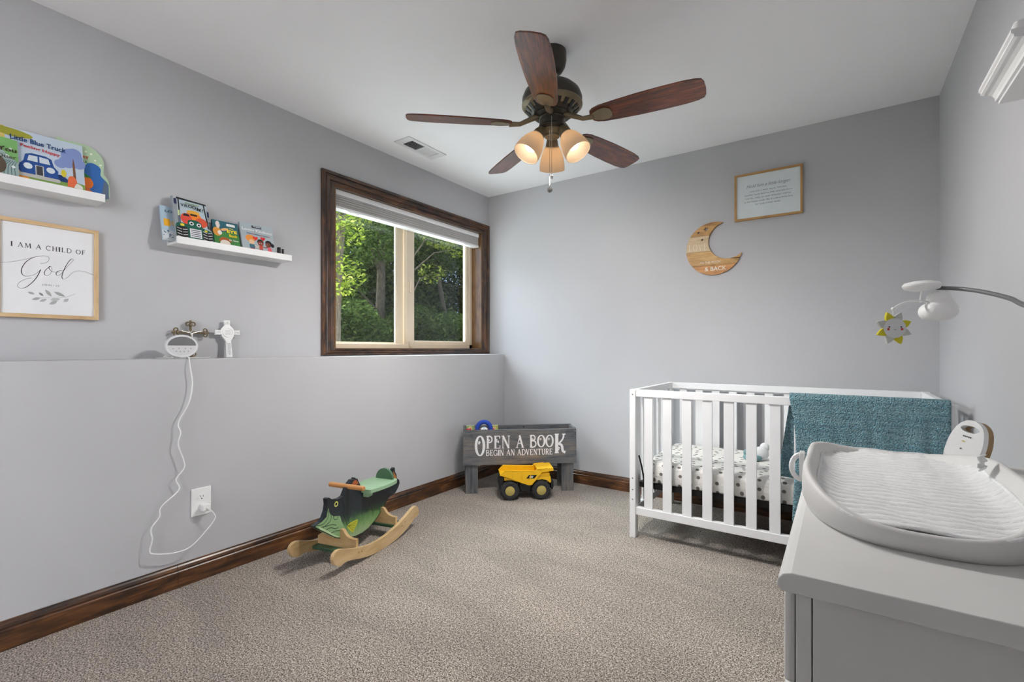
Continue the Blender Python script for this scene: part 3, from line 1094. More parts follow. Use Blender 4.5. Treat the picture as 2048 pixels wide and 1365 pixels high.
# --- upper shelf
r = book('picture_book', 'picture book with a blue pickup on its cover', 0.378, SH1, 0.240, 0.226, 0.014, 13, 0.064, flat(186, 200, 216))
a = Art(-0.0142)
W, H = 0.240, 0.226
a.rect(0, W, 0, H, (190, 203, 218))
a.poly([(0, 0), (W, 0), (W, 0.05), (0.17, 0.062), (0.1, 0.048), (0, 0.06)], (126, 158, 74))
a.poly([(0.0, 0.03), (0.05, 0.055), (0.09, 0.02), (0.0, 0.0)], (226, 150, 60))
a.rect(0, 0.016, 0.08, H, (206, 178, 104))
a.poly(sp2([(0.0, 0.195), (0.04, 0.190), (0.085, 0.198), (0.088, 0.212), (0.05, 0.222), (0, 0.224)]), (150, 148, 52))
a.line([(0.016, 0.165), (0.045, 0.188), (0.07, 0.196)], 0.003, (110, 90, 50))
for q in ((0.205, 0.165, 0.034), (0.222, 0.140, 0.024), (0.188, 0.135, 0.024), (0.214, 0.182, 0.022), (0.168, 0.122, 0.018)):
    a.disc(q[0], q[1], q[2], (128, 146, 196))
a.poly([(0.205, 0.045), (0.214, 0.045), (0.212, 0.13), (0.208, 0.16), (0.205, 0.13)], (120, 84, 66))
# plain blue pickup, seen from the front
B, DB = (38, 76, 142), (26, 52, 104)
a.poly(sp2([(0.020, 0.0680), (0.05, 0.0786), (0.075, 0.0622), (0.075, 0.0475), (0.045, 0.0573), (0.02, 0.0639)], 3), DB)
a.poly(sp2([(0.140, 0.0622), (0.165, 0.0737), (0.185, 0.0606), (0.185, 0.0458), (0.15, 0.0475), (0.14, 0.0557)], 3), DB)
a.poly([(0.052, 0.0475), (0.158, 0.0475), (0.160, 0.0844), (0.148, 0.1008), (0.142, 0.1295), (0.125, 0.1377), (0.085, 0.1377), (0.068, 0.1295), (0.062, 0.1008), (0.050, 0.0844)], B)
a.poly([(0.073, 0.1049), (0.102, 0.1049), (0.102, 0.1295), (0.078, 0.1278)], (206, 214, 222))
a.poly([(0.107, 0.1049), (0.138, 0.1049), (0.133, 0.1278), (0.107, 0.1295)], (206, 214, 222))
a.disc(0.074, 0.0819, 0.0125, (214, 222, 228))
a.disc(0.138, 0.0819, 0.0125, (214, 222, 228))
a.rect(0.094, 0.118, 0.0491, 0.0918, (196, 198, 196))
a.rect(0.097, 0.115, 0.0516, 0.0893, (66, 66, 72))
a.poly(rrect(0.045, 0.165, 0.036, 0.050, 0.006), (188, 186, 182))
a.poly(sp2([(0.185, 0.03), (0.19, 0.07), (0.205, 0.078), (0.215, 0.06), (0.212, 0.03)], 3), (226, 110, 70))
a.poly(sp2([(0.205, 0.03), (0.215, 0.05), (0.232, 0.04), (0.23, 0.025)], 3), (232, 230, 222))
a.disc(0.176, 0.082, 0.008, (206, 190, 60), 0.016)
a.build('cover_picture', r)
text('title', 'Little Blue Truck', flat(26, 66, 122), r, 0.108, 0.176, -0.0172, w=0.158, h=0.020, bold=0.02, rot=-0.03)
text('subtitle', 'Feeling Happy', flat(196, 50, 58), r, 0.112, 0.154, -0.0174, w=0.112, h=0.0125, bold=0.02, rot=-0.06)

r = book('picture_book', 'grey-green picture book standing at the left edge of the upper ledge', 0.205, SH1, 0.219, 0.170, 0.010, 13, 0.082, flat(150, 168, 168))
a = Art(-0.0102)
a.rect(0, 0.219, 0, 0.170, (152, 172, 170))
a.poly(sp2([(0.219, 0.08), (0.18, 0.12), (0.17, 0.17), (0.219, 0.17)], 4), (120, 172, 104))
for i in range(7):
    a.line(sp2([(0.15 + i * 0.01, 0.02), (0.16 + i * 0.008, 0.06), (0.185 + i * 0.005, 0.085)], 3), 0.0025, (96, 122, 124))
for q in ((0.19, 0.10), (0.205, 0.06), (0.178, 0.08), (0.20, 0.13)):
    a.disc(q[0], q[1], 0.005, (226, 232, 228))
a.poly(ell(0.165, 0.06, 0.022, 0.035), (92, 80, 66))
a.build('cover_picture', r)
text('title', 'You', flat(60, 50, 36), r, 0.190, 0.118, -0.0132, w=0.05, h=0.018, bold=0.02, align='CENTER')
text('title', 'Otter', flat(60, 50, 36), r, 0.188, 0.090, -0.0132, w=0.05, h=0.015, align='CENTER')

ol = sp2([(0.0, 0.0), (0.0, 0.225), (0.03, 0.236), (0.075, 0.240), (0.115, 0.232), (0.143, 0.205), (0.152, 0.175), (0.150, 0.150), (0.150, 0.125), (0.160, 0.112), (0.166, 0.095), (0.166, 0.040), (0.160, 0.020), (0.150, 0.012)], 3)
r = book('board_book', 'die-cut green board book with blue and orange shapes at the end of the upper ledge', 0.540, SH1, 0.17, 0.24, 0.009, 8, 0.034, flat(176, 200, 168), outline=ol)
a = Art(-0.0092)
a.poly(sp2([(0.090, 0.01), (0.092, 0.07), (0.085, 0.11), (0.09, 0.150), (0.108, 0.166), (0.130, 0.160), (0.140, 0.145), (0.138, 0.120), (0.150, 0.104), (0.162, 0.085), (0.160, 0.03), (0.15, 0.014)], 3), (52, 104, 172))
a.poly([(0.135, 0.012), (0.163, 0.022), (0.164, 0.085), (0.150, 0.100)], (92, 108, 130))
a.disc(0.087, 0.075, 0.026, (232, 120, 48), 0.028)
a.poly(sp2([(0.062, 0.01), (0.064, 0.05), (0.09, 0.056), (0.115, 0.03), (0.12, 0.01)], 3), (214, 110, 60))
a.poly(sp2([(0.064, 0.095), (0.075, 0.118), (0.10, 0.105), (0.11, 0.098)], 3), (52, 124, 62))
for q in ((0.110, 0.205), (0.122, 0.180), (0.093, 0.210), (0.140, 0.165)):
    a.disc(q[0], q[1], 0.004, (232, 236, 214))
for i in range(5):
    a.disc(0.03 + i * 0.01, 0.218, 0.0055, (110, 122, 84), 0.004)
a.build('cover_picture', r)
text('title', 'AT', flat(200, 84, 48), r, 0.090, 0.178, -0.0112, w=0.022, h=0.012, bold=0.03)
text('title', 'LL', flat(56, 130, 72), r, 0.090, 0.160, -0.0112, w=0.018, h=0.010, bold=0.03)

# --- lower shelf
r = book('picture_book', 'pale blue picture book half hidden behind the tractor book', 0.893, SH2, 0.150, 0.172, 0.012, 14, 0.052, flat(168, 190, 206))
a = Art(-0.0122)
a.rect(0, 0.15, 0, 0.172, (172, 194, 210))
a.rect(0, 0.15, 0, 0.05, (206, 212, 216))
a.poly(rrect(0.010, 0.036, 0.072, 0.108, 0.004), (232, 172, 40))
a.disc(0.05, 0.09, 0.012, (206, 178, 140))
rr = random.Random(2)
for i in range(26):
    a.disc(rr.uniform(0.004, 0.06), rr.uniform(0.004, 0.05), rr.uniform(0.0015, 0.004), (96, 118, 140))
a.build('cover_picture', r)
text('title', 'LOVE', flat(52, 74, 100), r, 0.018, 0.140, -0.0150, w=0.06, h=0.012, align='LEFT', bold=0.02)

ol = [(0.012, 0), (0.148, 0), (0.158, 0.02), (0.158, 0.07), (0.146, 0.086), (0.142, 0.14), (0.150, 0.142), (0.150, 0.180), (0.140, 0.182), (0.138, 0.212), (0.018, 0.222), (0.014, 0.184), (0.004, 0.184), (0.002, 0.222), (-0.004, 0.224), (0.0, 0.07), (0.0, 0.02)]
r = book('board_book', 'tall tractor-shaped board book with big striped tyres', 0.938, SH2, 0.16, 0.222, 0.016, 13, 0.078, flat(150, 158, 164), outline=ol)
a = Art(-0.0162)
GR, BKc = (24, 92, 74), (24, 24, 26)
a.rect(0.014, 0.140, 0.08, 0.212, (182, 198, 208))
a.poly([(0.012, 0.212), (0.140, 0.204), (0.140, 0.212), (0.014, 0.222)], (36, 44, 44))
a.rect(0.018, 0.024, 0.08, 0.214, (30, 34, 36))
a.poly([(0.126, 0.206), (0.132, 0.205), (0.145, 0.085), (0.138, 0.085)], (30, 34, 36))
a.poly(rrect(0.002, 0.014, 0.184, 0.212, 0.004), (40, 44, 78))
a.poly(rrect(0.141, 0.150, 0.146, 0.176, 0.004), (40, 44, 78))
a.rect(0.014, 0.022, 0.130, 0.156, (198, 214, 150))
a.rect(0.013, 0.024, 0.088, 0.128, (96, 104, 122))
a.disc(0.080, 0.132, 0.034, (232, 132, 44), 0.026)
a.disc(0.080, 0.156, 0.028, (226, 168, 62), 0.010)
a.disc(0.048, 0.118, 0.024, (216, 76, 60), 0.028)
a.poly([(0.034, 0.132), (0.062, 0.132), (0.060, 0.142), (0.04, 0.144)], (30, 28, 30))
a.disc(0.112, 0.110, 0.026, (214, 84, 56), 0.024)
a.poly(rrect(0.066, 0.096, 0.138, 0.148, 0.004), (60, 30, 20))
a.poly(sp2([(0.0, 0.07), (0.006, 0.090), (0.03, 0.094), (0.05, 0.092), (0.055, 0.112), (0.085, 0.118), (0.11, 0.105), (0.115, 0.085), (0.150, 0.072), (0.155, 0.06), (0.15, 0.0), (0.0, 0.0)], 3), GR)
for x in (0.068, 0.099):
    a.disc(x, 0.098 - (x - 0.068) * 0.1, 0.0095, (236, 238, 238))
    a.disc(x, 0.098 - (x - 0.068) * 0.1, 0.0052, (26, 28, 30))
a.rect(0.058, 0.108, 0.028, 0.072, (226, 228, 232))
for i in range(4):
    a.rect(0.062, 0.104, 0.034 + i * 0.0095, 0.0375 + i * 0.0095, (54, 58, 72))
a.rect(0.064, 0.106, 0.008, 0.022, (176, 142, 82))
a.poly(rrect(0.020, 0.036, 0.078, 0.089, 0.002), (226, 212, 40))
a.poly(rrect(0.122, 0.135, 0.066, 0.076, 0.002), (206, 196, 60))
for x0, x1 in ((0.002, 0.050), (0.112, 0.156)):
    a.poly(rrect(x0, x1, 0.0, 0.074 if x0 < 0.1 else 0.064, 0.010), BKc)
    xm = (x0 + x1) / 2
    for i in range(5):
        z = 0.006 + i * 0.0135
        a.line([(x0 + 0.002, z + 0.006), (xm - 0.002, z)], 0.0032, (206, 208, 210))
        a.line([(xm + 0.002, z), (x1 - 0.002, z + 0.004)], 0.0032, (206, 208, 210))
a.build('cover_picture', r)
vt_ = flat(30, 34, 32)
for i, (c, x, z, s) in enumerate((('V', 0.034, 0.176, 0.016), ('R', 0.050, 0.175, 0.016), ('O', 0.067, 0.176, 0.017), ('O', 0.084, 0.174, 0.017), ('M', 0.103, 0.168, 0.018), ('!', 0.120, 0.166, 0.019))):
    text('title', c, vt_, r, x, z, -0.0205, h=s, bold=0.015, rot=-0.05 * i)
a = Art(-0.0205)
for i in range(9):
    a.disc(0.050 + i * 0.0066, 0.197 - i * 0.0004, 0.0024, (120, 150, 96), 0.0034)
a.build('small_print', r)

r = book('picture_book', 'small green and blue picture book with yellow title', 1.106, SH2, 0.122, 0.150, 0.013, 16, 0.074, flat(36, 84, 90))
a = Art(-0.0132)
a.rect(0, 0.122, 0, 0.150, (44, 100, 112))
a.poly([(0, 0), (0.122, 0), (0.122, 0.085), (0.06, 0.095), (0.0, 0.075)], (66, 132, 66))
a.disc(0.018, 0.088, 0.020, (222, 152, 66), 0.024)
a.poly(sp2([(0.020, 0.108), (0.014, 0.130), (0.022, 0.146), (0.032, 0.142), (0.034, 0.122), (0.028, 0.108)], 3), (226, 214, 206))
a.poly(sp2([(0.036, 0.104), (0.052, 0.112), (0.074, 0.114), (0.060, 0.100), (0.042, 0.096)], 3), (232, 178, 120))
a.disc(0.030, 0.084, 0.010, (236, 230, 220), 0.012)
a.disc(0.050, 0.020, 0.026, (236, 222, 210), 0.030)
a.poly(sp2([(0.020, 0.034), (0.030, 0.056), (0.052, 0.062), (0.076, 0.052), (0.082, 0.038), (0.06, 0.046), (0.04, 0.046)], 3), (172, 92, 40))
a.poly(rrect(0.066, 0.108, 0.126, 0.140, 0.004), (232, 234, 234))
a.build('cover_picture', r)
text('title', 'The', flat(222, 208, 70), r, 0.086, 0.110, -0.0160, w=0.02, h=0.008, bold=0.02)
text('title', 'EYE', flat(240, 216, 50), r, 0.088, 0.090, -0.0160, w=0.050, h=0.016, bold=0.05)
text('title', 'Book', flat(232, 200, 44), r, 0.092, 0.068, -0.0160, w=0.040, h=0.014, bold=0.04)
text('author_line', 'Dr. Seuss', flat(236, 238, 232), r, 0.092, 0.046, -0.0160, w=0.044, h=0.009, bold=0.02)

r = book('picture_book', 'light grey picture book with two red hearts on its cover', 1.238, SH2, 0.172, 0.168, 0.016, 15, 0.074, flat(172, 182, 186))
a = Art(-0.0162)
a.rect(0, 0.172, 0, 0.168, (172, 184, 190))
a.poly(rrect(0.060, 0.112, 0.145, 0.158, 0.002), (30, 36, 58))


def heart(cx, cz, s):
    return [(cx + s * 0.062 * 16 * math.sin(t) ** 3, cz + s * 0.062 * (13 * math.cos(t) - 5 * math.cos(2 * t) - 2 * math.cos(3 * t) - math.cos(4 * t))) for t in [2 * PI * i / 30 for i in range(30)]]


a.disc(0.046, 0.082, 0.026, (232, 146, 62), 0.020)
a.disc(0.050, 0.062, 0.014, (236, 196, 160), 0.014)
a.poly(heart(0.072, 0.086, 0.014), (224, 52, 40))
a.poly(heart(0.112, 0.090, 0.013), (214, 30, 40))
a.poly(rrect(0.036, 0.064, 0.026, 0.050, 0.006), (64, 108, 124))
a.rect(0.038, 0.062, 0.010, 0.028, (168, 44, 44))
a.disc(0.096, 0.068, 0.017, (40, 26, 24), 0.017)
a.disc(0.096, 0.060, 0.015, (142, 62, 46), 0.014)
a.poly(rrect(0.086, 0.106, 0.020, 0.048, 0.005), (196, 78, 66))
a.rect(0.088, 0.106, 0.006, 0.026, (84, 96, 132))
a.disc(0.140, 0.068, 0.018, (30, 26, 34), 0.018)
a.disc(0.160, 0.060, 0.010, (30, 26, 34), 0.012)
a.disc(0.136, 0.058, 0.014, (120, 62, 46), 0.014)
a.poly([(0.132, 0.046), (0.150, 0.046), (0.158, 0.004), (0.128, 0.004)], (222, 96, 104))
for p, c in (([(0.064, 0.044), (0.078, 0.036), (0.086, 0.044)], (236, 196, 160)), ([(0.106, 0.044), (0.120, 0.040), (0.132, 0.046)], (120, 62, 46))):
    a.line(p, 0.005, c)
for x, z in ((0.091, 0.061), (0.101, 0.061), (0.131, 0.060)):
    a.disc(x, z, 0.002, (238, 236, 232))
a.build('cover_picture', r)
text('title', 'Loving Kindness', flat(240, 242, 242), r, 0.086, 0.122, -0.0190, w=0.158, h=0.0155, bold=0.02, rot=-0.02)
a = Art(-0.0190)
for i in range(8):
    a.disc(0.068 + i * 0.0052, 0.1515, 0.0019, (226, 230, 232), 0.0030)
for i in range(20):
    a.disc(0.030 + i * 0.0061, 0.1085 - i * 0.0002, 0.0023, (48, 108, 130) if i % 7 < 4 else (176, 74, 92), 0.0026)
a.build('small_print', r)

r = thing('roller_bottle', 'tiny black-capped bottle at the right end of the lower ledge', 'bottle', (XL + 0.062, 1.442, SH2), 0)
MB().lathe([(0.0, 0.0), (0.010, 0.0), (0.0115, 0.003), (0.0115, 0.026), (0.0085, 0.033), (0.0, 0.033)], 20).build('body', M_BLACK, r, smooth=True)
MB().lathe([(0.0072, 0.033), (0.0098, 0.034), (0.0098, 0.060), (0.008, 0.063), (0.0, 0.063)], 20).build('cap', M_BLACK, r, smooth=True)
r = thing('roller_bottle', 'second tiny black bottle nearer the end of the lower ledge', 'bottle', (XL + 0.055, 1.468, SH2), 0)
MB().lathe([(0.0, 0.0), (0.007, 0.0), (0.0078, 0.003), (0.0078, 0.030), (0.005, 0.036), (0.0, 0.036)], 20).build('body', M_BLACK, r, smooth=True)
MB().lathe([(0.0048, 0.036), (0.006, 0.037), (0.006, 0.058), (0.0, 0.060)], 20).build('cap', M_BLACK, r, smooth=True)

# --- framed sign in script
M_PINE = wood('natural_pine', [(0.3, rgb(176, 140, 98)), (0.5, rgb(206, 176, 134)), (0.75, rgb(226, 200, 160))], 'x', 6, 9, 0.5, 0, 0.06, True, 0.5)
M_PINE_Z = wood('natural_pine_upright', [(0.3, rgb(176, 140, 98)), (0.5, rgb(206, 176, 134)), (0.75, rgb(226, 200, 160))], 'z', 6, 9, 0.5, 0, 0.06, True, 0.5)
sg = thing('framed_sign', 'pine-framed white sign with flowing script on the left wall', 'framed sign', (XL, 0.522, 1.380), R90)


def frame_of(root, hw, hh, bw, d, mx, mz):
    # four mitred frame boards
    for q, mt in ((((-hw, hh), (hw, hh), (hw - bw, hh - bw), (-hw + bw, hh - bw)), mx), (((-hw, -hh), (hw, -hh), (hw - bw, -hh + bw), (-hw + bw, -hh + bw)), mx),
                  (((-hw, -hh), (-hw, hh), (-hw + bw, hh - bw), (-hw + bw, -hh + bw)), mz), (((hw, -hh), (hw, hh), (hw - bw, hh - bw), (hw - bw, -hh + bw)), mz)):
        MB().prism(q, -d, -0.001).build('frame_board', mt, root, 0.001)


frame_of(sg, 0.152, 0.190, 0.0150, 0.022, M_PINE, M_PINE_Z)
box('panel', M_PAPER, sg, -0.140, 0.140, -0.014, -0.002, -0.178, 0.178)
yk = -0.0146
m = MB()
letters(m, 'I AM A CHILD OF', -0.110, 0.110, 0.0815, 0.1000, yk, 0.85, gap=0.13)
m.build('lettering', M_INK, sg)
m = MB()
G_ = [(-0.027, 0.0251), (-0.0096, 0.0325), (-0.0021, 0.0449), (-0.0038, 0.0559), (-0.0143, 0.0581), (-0.0328, 0.0538), (-0.051, 0.0436), (-0.0667, 0.0271), (-0.0766, 0.0069), (-0.0804, -0.0092), (-0.0777, -0.0228), (-0.0689, -0.0295), (-0.0555, -0.0263), (-0.0419, -0.0182), (-0.0328, -0.0075), (-0.0263, 0.002)]
g2 = [(-0.0263, 0.002), (-0.0328, -0.0186), (-0.0419, -0.0388), (-0.0532, -0.0559), (-0.0667, -0.0715), (-0.0777, -0.0767), (-0.0876, -0.0753), (-0.0909, -0.0679), (-0.0865, -0.0566), (-0.0755, -0.0459), (-0.0644, -0.039), (-0.0521, -0.0343)]
o_ = [(0.0021, 0.0181), (-0.0073, 0.0088), (-0.0143, -0.0034), (-0.0155, -0.0148), (-0.0096, -0.0195), (-0.0002, -0.0144), (0.0064, 0.0026), (0.0057, 0.0154), (-0.0002, 0.0184), (-0.0021, 0.0111), (0.0045, 0.0007), (0.0164, -0.0032), (0.0284, 0.0007)]
d_ = [(0.0394, 0.0054), (0.0333, 0.0062), (0.0236, 0.0017), (0.0188, -0.0087), (0.0224, -0.0154), (0.0296, -0.0122), (0.0406, 0.004), (0.0553, 0.029), (0.069, 0.0493), (0.0713, 0.0569), (0.0653, 0.0576), (0.0553, 0.0422), (0.043, 0.0109), (0.0369, -0.0129), (0.0381, -0.0258), (0.0455, -0.0266), (0.0553, -0.0171), (0.0678, 0.001), (0.0829, 0.0113), (0.1033, 0.0124), (0.1214, 0.0064), (0.1367, 0.0005)]
fl_ = [(-0.138, 0.0140), (-0.1167, 0.018), (-0.0952, 0.0252), (-0.0733, 0.0345), (-0.051, 0.0458)]
for j, (pts, wmin, wmax) in enumerate(((G_, 0.0008, 0.0024), (g2, 0.0008, 0.0026), (o_, 0.0008, 0.0019), (d_, 0.0008, 0.0021), (fl_, 0.0008, 0.0010))):
    P = sp2(pts, 8)
    ws = []
    for i in range(len(P)):
        b, c = P[max(0, i - 1)], P[min(len(P) - 1, i + 1)]
        L = math.hypot(c[0] - b[0], c[1] - b[1]) or 1
        down = max(0.0, -(c[1] - b[1]) / L)
        ws.append(wmin + (wmax - wmin) * down ** 1.3)
    m.ribbon(P, ws, yk - 0.00003 * j)
m.build('script_word', M_INK, sg)
text('reference', 'JOHN 1:12', flat(120, 120, 124), sg, 0.003, -0.0600, yk, w=0.050, h=0.0062, spacing=1.15)
a = Art(yk)
a.line(sp2([(0.0778, -0.0843), (0.0529, -0.0982), (0.0188, -0.1062), (-0.0166, -0.1093), (-0.0419, -0.1147)]), 0.0008, (120, 124, 124))
for (x, z, L, w_, ro, c) in ((-0.053, -0.0936, 0.011, 0.0045, -0.35, (170, 174, 174)), (-0.0247, -0.0957, 0.009, 0.004, -0.75, (140, 146, 144)), (-0.0038, -0.0889, 0.0165, 0.0055, -0.95, (172, 176, 172)), (0.0296, -0.0905, 0.019, 0.006, -0.45, (166, 170, 168)), (-0.0385, -0.1144, 0.014, 0.005, 0.35, (168, 172, 172)), (-0.0189, -0.1191, 0.012, 0.005, 0.5, (178, 182, 182)), (0.0164, -0.1129, 0.015, 0.007, 0.2, (190, 194, 194)), (0.0104, -0.1263, 0.014, 0.006, 0.55, (170, 174, 176)), (0.0492, -0.1133, 0.010, 0.006, 0.75, (182, 186, 186))):
    pts = [(x + L * math.cos(ro) * t - w_ * math.sin(PI * (t + 1) / 2) * sgn * math.sin(ro), z + L * math.sin(ro) * t + w_ * math.sin(PI * (t + 1) / 2) * sgn * math.cos(ro)) for sgn, rng in ((1, range(-6, 7)), (-1, range(5, -6, -1))) for t in [q / 6 for q in rng]]
    a.poly(pts, c)
a.build('leaf_sprig', sg)

# --- sound machine with clock face, doily, two crosses on the ledge
r = thing('lace_doily', 'white crocheted doily on the ledge under the round clock', 'doily', (-2.500, 0.955, LZ + 0.001), 0)
M_LACE = plain('white_cotton', rgb(228, 228, 226), 0.9, grain=0.4, gscale=300)
m = MB()
for i in range(40):
    aa = 2 * PI * i / 40
    c = (0.050 * math.cos(aa), 0.100 * math.sin(aa), 0.003)
    m.tube([(c[0] + 0.0075 * math.cos(t), c[1] + 0.0075 * math.sin(t), 0.0025 + 0.0012 * math.sin(3 * t)) for t in [2 * PI * q / 8 for q in range(9)]], 0.0013, 5, cap=False)
for rr_ in (0.35, 0.6, 0.85):
    m.tube([(0.048 * rr_ * math.cos(t), 0.096 * rr_ * math.sin(t), 0.002) for t in [2 * PI * q / 40 for q in range(41)]], 0.0013, 5, cap=False)
for i in range(24):
    aa = 2 * PI * i / 24
    m.tube([(0, 0, 0.002), (0.046 * math.cos(aa), 0.093 * math.sin(aa), 0.002)], 0.0012, 5)
m.build('lace', M_LACE, r)
# a bunched fold at the back left
m = MB()
for i in range(7):
    m.tube([(-0.02 + 0.004 * i, -0.075 + 0.012 * i, 0.004), (-0.018 + 0.004 * i, -0.070 + 0.012 * i, 0.012), (-0.012 + 0.004 * i, -0.062 + 0.012 * i, 0.004)], 0.0028, 6)
m.build('ruffle', M_LACE, r, smooth=True)

ck = thing('sound_machine', 'round white clock sound machine standing on the ledge', 'clock', (-2.497, 0.942, LZ + 0.004), math.radians(80))
M_CK = plain('matt_white_shell', rgb(226, 226, 228), 0.45)
m = MB()


def disc_body(mb, rx, rz, prof, cz):
    """oval body: prof = (scale, y)"""
    n = 48
    mb.grid(n, len(prof), lambda i, j: (prof[j][0] * rx * math.cos(2 * PI * i / n), prof[j][1], cz + prof[j][0] * rz * math.sin(2 * PI * i / n)), close_u=True)


disc_body(m, 0.065, 0.053, [(0.0, 0.022), (0.75, 0.022), (0.9, 0.016), (0.99, 0.0), (1.0, -0.010), (0.985, -0.018), (0.95, -0.0225), (0.0, -0.0225)], 0.053)
m.build('body', M_CK, ck, smooth=True)
m = MB()
m.prism(ell(0, 0.056, 0.054, 0.041, 30, 0, PI), -0.0238, -0.0228)
m.build('display', plain('grey_display', rgb(118, 118, 120), 0.25), ck)
m = MB()
m.prism(ell(0, 0.0555, 0.054, 0.044, 30, PI, 2 * PI), -0.0240, -0.0228)
pn = m.build('control_panel', plain('light_panel', rgb(216, 216, 218), 0.4), ck)
for x, z in ((-0.034, 0.042), (-0.012, 0.043), (0.012, 0.043), (0.034, 0.042), (-0.022, 0.030), (-0.007, 0.029), (0.008, 0.029), (0.024, 0.030)):
    MB().prism(ell(x, z, 0.003, n=12), -0.0248, -0.0240).build('button', plain('grey_button', rgb(168, 168, 170), 0.5), pn)

cr = thing('metal_cross', 'ornate gilt metal cross leaning on the wall behind the clock', 'cross', (XL + 0.034, 1.022, LZ + 0.003), R90, -0.10)
M_GILT = plain('worn_gilt_metal', rgb(146, 132, 108), 0.3, 0.85, var=0.25, vscale=60)
m = MB()
m.tube([(0, 0, 0.0), (0, 0, 0.165)], 0.0065, 8)
m.tube([(-0.062, 0, 0.122), (0.062, 0, 0.122)], 0.0065, 8)
m.build('beams', M_GILT, cr, smooth=True)


def scroll(cx, cz, ang, s=1.0):
    m = MB()
    for sg_ in (-1, 1):
        pts = []
        for i in range(22):
            t = i / 21
            rr_ = 0.013 * s * (1 - 0.72 * t)
            aa = ang + sg_ * (PI * 0.5 + 2.9 * PI * t * 0.8)
            bx = cx + 0.010 * s * math.cos(ang) + sg_ * 0.012 * s * math.cos(ang + PI / 2)
            bz = cz + 0.010 * s * math.sin(ang) + sg_ * 0.012 * s * math.sin(ang + PI / 2)
            pts.append((bx - rr_ * math.cos(aa), -0.004, bz - rr_ * math.sin(aa)))
        m.tube(pts, [0.0042 * s * (1 - 0.4 * i / 21) for i in range(22)], 8)
    m.ball((cx + 0.026 * s * math.cos(ang), -0.003, cz + 0.026 * s * math.sin(ang)), 0.0065 * s, 12, 8)
    m.ball((cx + 0.006 * s * math.cos(ang), -0.006, cz + 0.006 * s * math.sin(ang)), 0.008 * s, 12, 8)
    m.build('scroll_end', M_GILT, cr, smooth=True)


scroll(0, 0.152, PI / 2, 0.95)
scroll(0.052, 0.122, 0, 0.95)
scroll(-0.052, 0.122, PI, 0.95)
scroll(0.0, 0.024, -PI / 2, 0.8)
m = MB()
m.tube([(-0.012, -0.010, 0.128), (0, -0.012, 0.112), (0.002, -0.012, 0.085), (-0.001, -0.010, 0.052)], [0.003, 0.005, 0.0042, 0.003], 8)
m.tube([(-0.042, -0.009, 0.128), (-0.018, -0.010, 0.122), (0, -0.011, 0.116), (0.018, -0.010, 0.122), (0.042, -0.009, 0.128)], 0.0024, 7)
m.ball((0, -0.012, 0.126), 0.005, 10, 8)
m.build('figure', plain('bright_silver', rgb(196, 194, 190), 0.25, 0.9), cr, smooth=True)

wc = thing('white_cross', 'white carved cross leaning on the wall beside the clock', 'cross', (XL + 0.040, 1.187, LZ), R90, -0.13)
M_CER = plain('white_ceramic', rgb(232, 232, 232), 0.35)
pts = [(-0.016, 0), (0.016, 0), (0.013, 0.085), (0.030, 0.110), (0.031, 0.118), (0.060, 0.116), (0.060, 0.142), (0.031, 0.140), (0.030, 0.148), (0.013, 0.166), (0.015, 0.192), (-0.015, 0.192), (-0.013, 0.166), (-0.030, 0.148), (-0.031, 0.140), (-0.060, 0.142), (-0.060, 0.116), (-0.031, 0.118), (-0.030, 0.110), (-0.013, 0.085)]
MB().prism(pts, -0.012, 0).build('body', M_CER, wc, 0.002)
m = MB()
for pl_ in ([(-0.011, 0.006), (0.011, 0.006), (0.009, 0.080), (-0.009, 0.080)], [(-0.055, 0.121), (-0.034, 0.122), (-0.034, 0.136), (-0.055, 0.137)], [(0.055, 0.121), (0.034, 0.122), (0.034, 0.136), (0.055, 0.137)], [(-0.009, 0.170), (0.009, 0.170), (0.010, 0.187), (-0.010, 0.187)]):
    c = [sum(p[i] for p in pl_) / 4 for i in (0, 1)]
    m.prism(pl_, -0.0142, -0.0120, holes=[[(c[0] + (p[0] - c[0]) * 0.72, c[1] + (p[1] - c[1]) * 0.82) for p in pl_]])
m.prism(ell(0, 0.129, 0.026, 0.025), -0.0145, -0.012, holes=[ell(0, 0.129, 0.022, 0.021)])
m.build('carved_border', M_CER, wc)
M_CARVE = plain('grey_carving', rgb(168, 168, 170), 0.6)
m = MB()
for i in range(5):
    m.ribbon(sp2([(-0.006, 0.012 + i * 0.014), (0.004, 0.016 + i * 0.014), (-0.004, 0.020 + i * 0.014), (0.006, 0.024 + i * 0.014)], 4), 0.0022, -0.0128)
for i in range(4):
    m.ribbon([(-0.016 + 0.002 * abs(i - 1.5), 0.119 + i * 0.006), (0.016 - 0.002 * abs(i - 1.5), 0.120 + i * 0.006)], 0.0016, -0.0128)
for s_ in (-1, 1):
    m.ribbon(sp2([(s_ * 0.037, 0.126), (s_ * 0.042, 0.133), (s_ * 0.047, 0.126), (s_ * 0.052, 0.132)], 4), 0.002, -0.0128)
m.ribbon(sp2([(-0.005, 0.174), (0.004, 0.178), (-0.004, 0.182), (0.005, 0.185)], 4), 0.002, -0.0128)
m.build('carving', M_CARVE, wc)

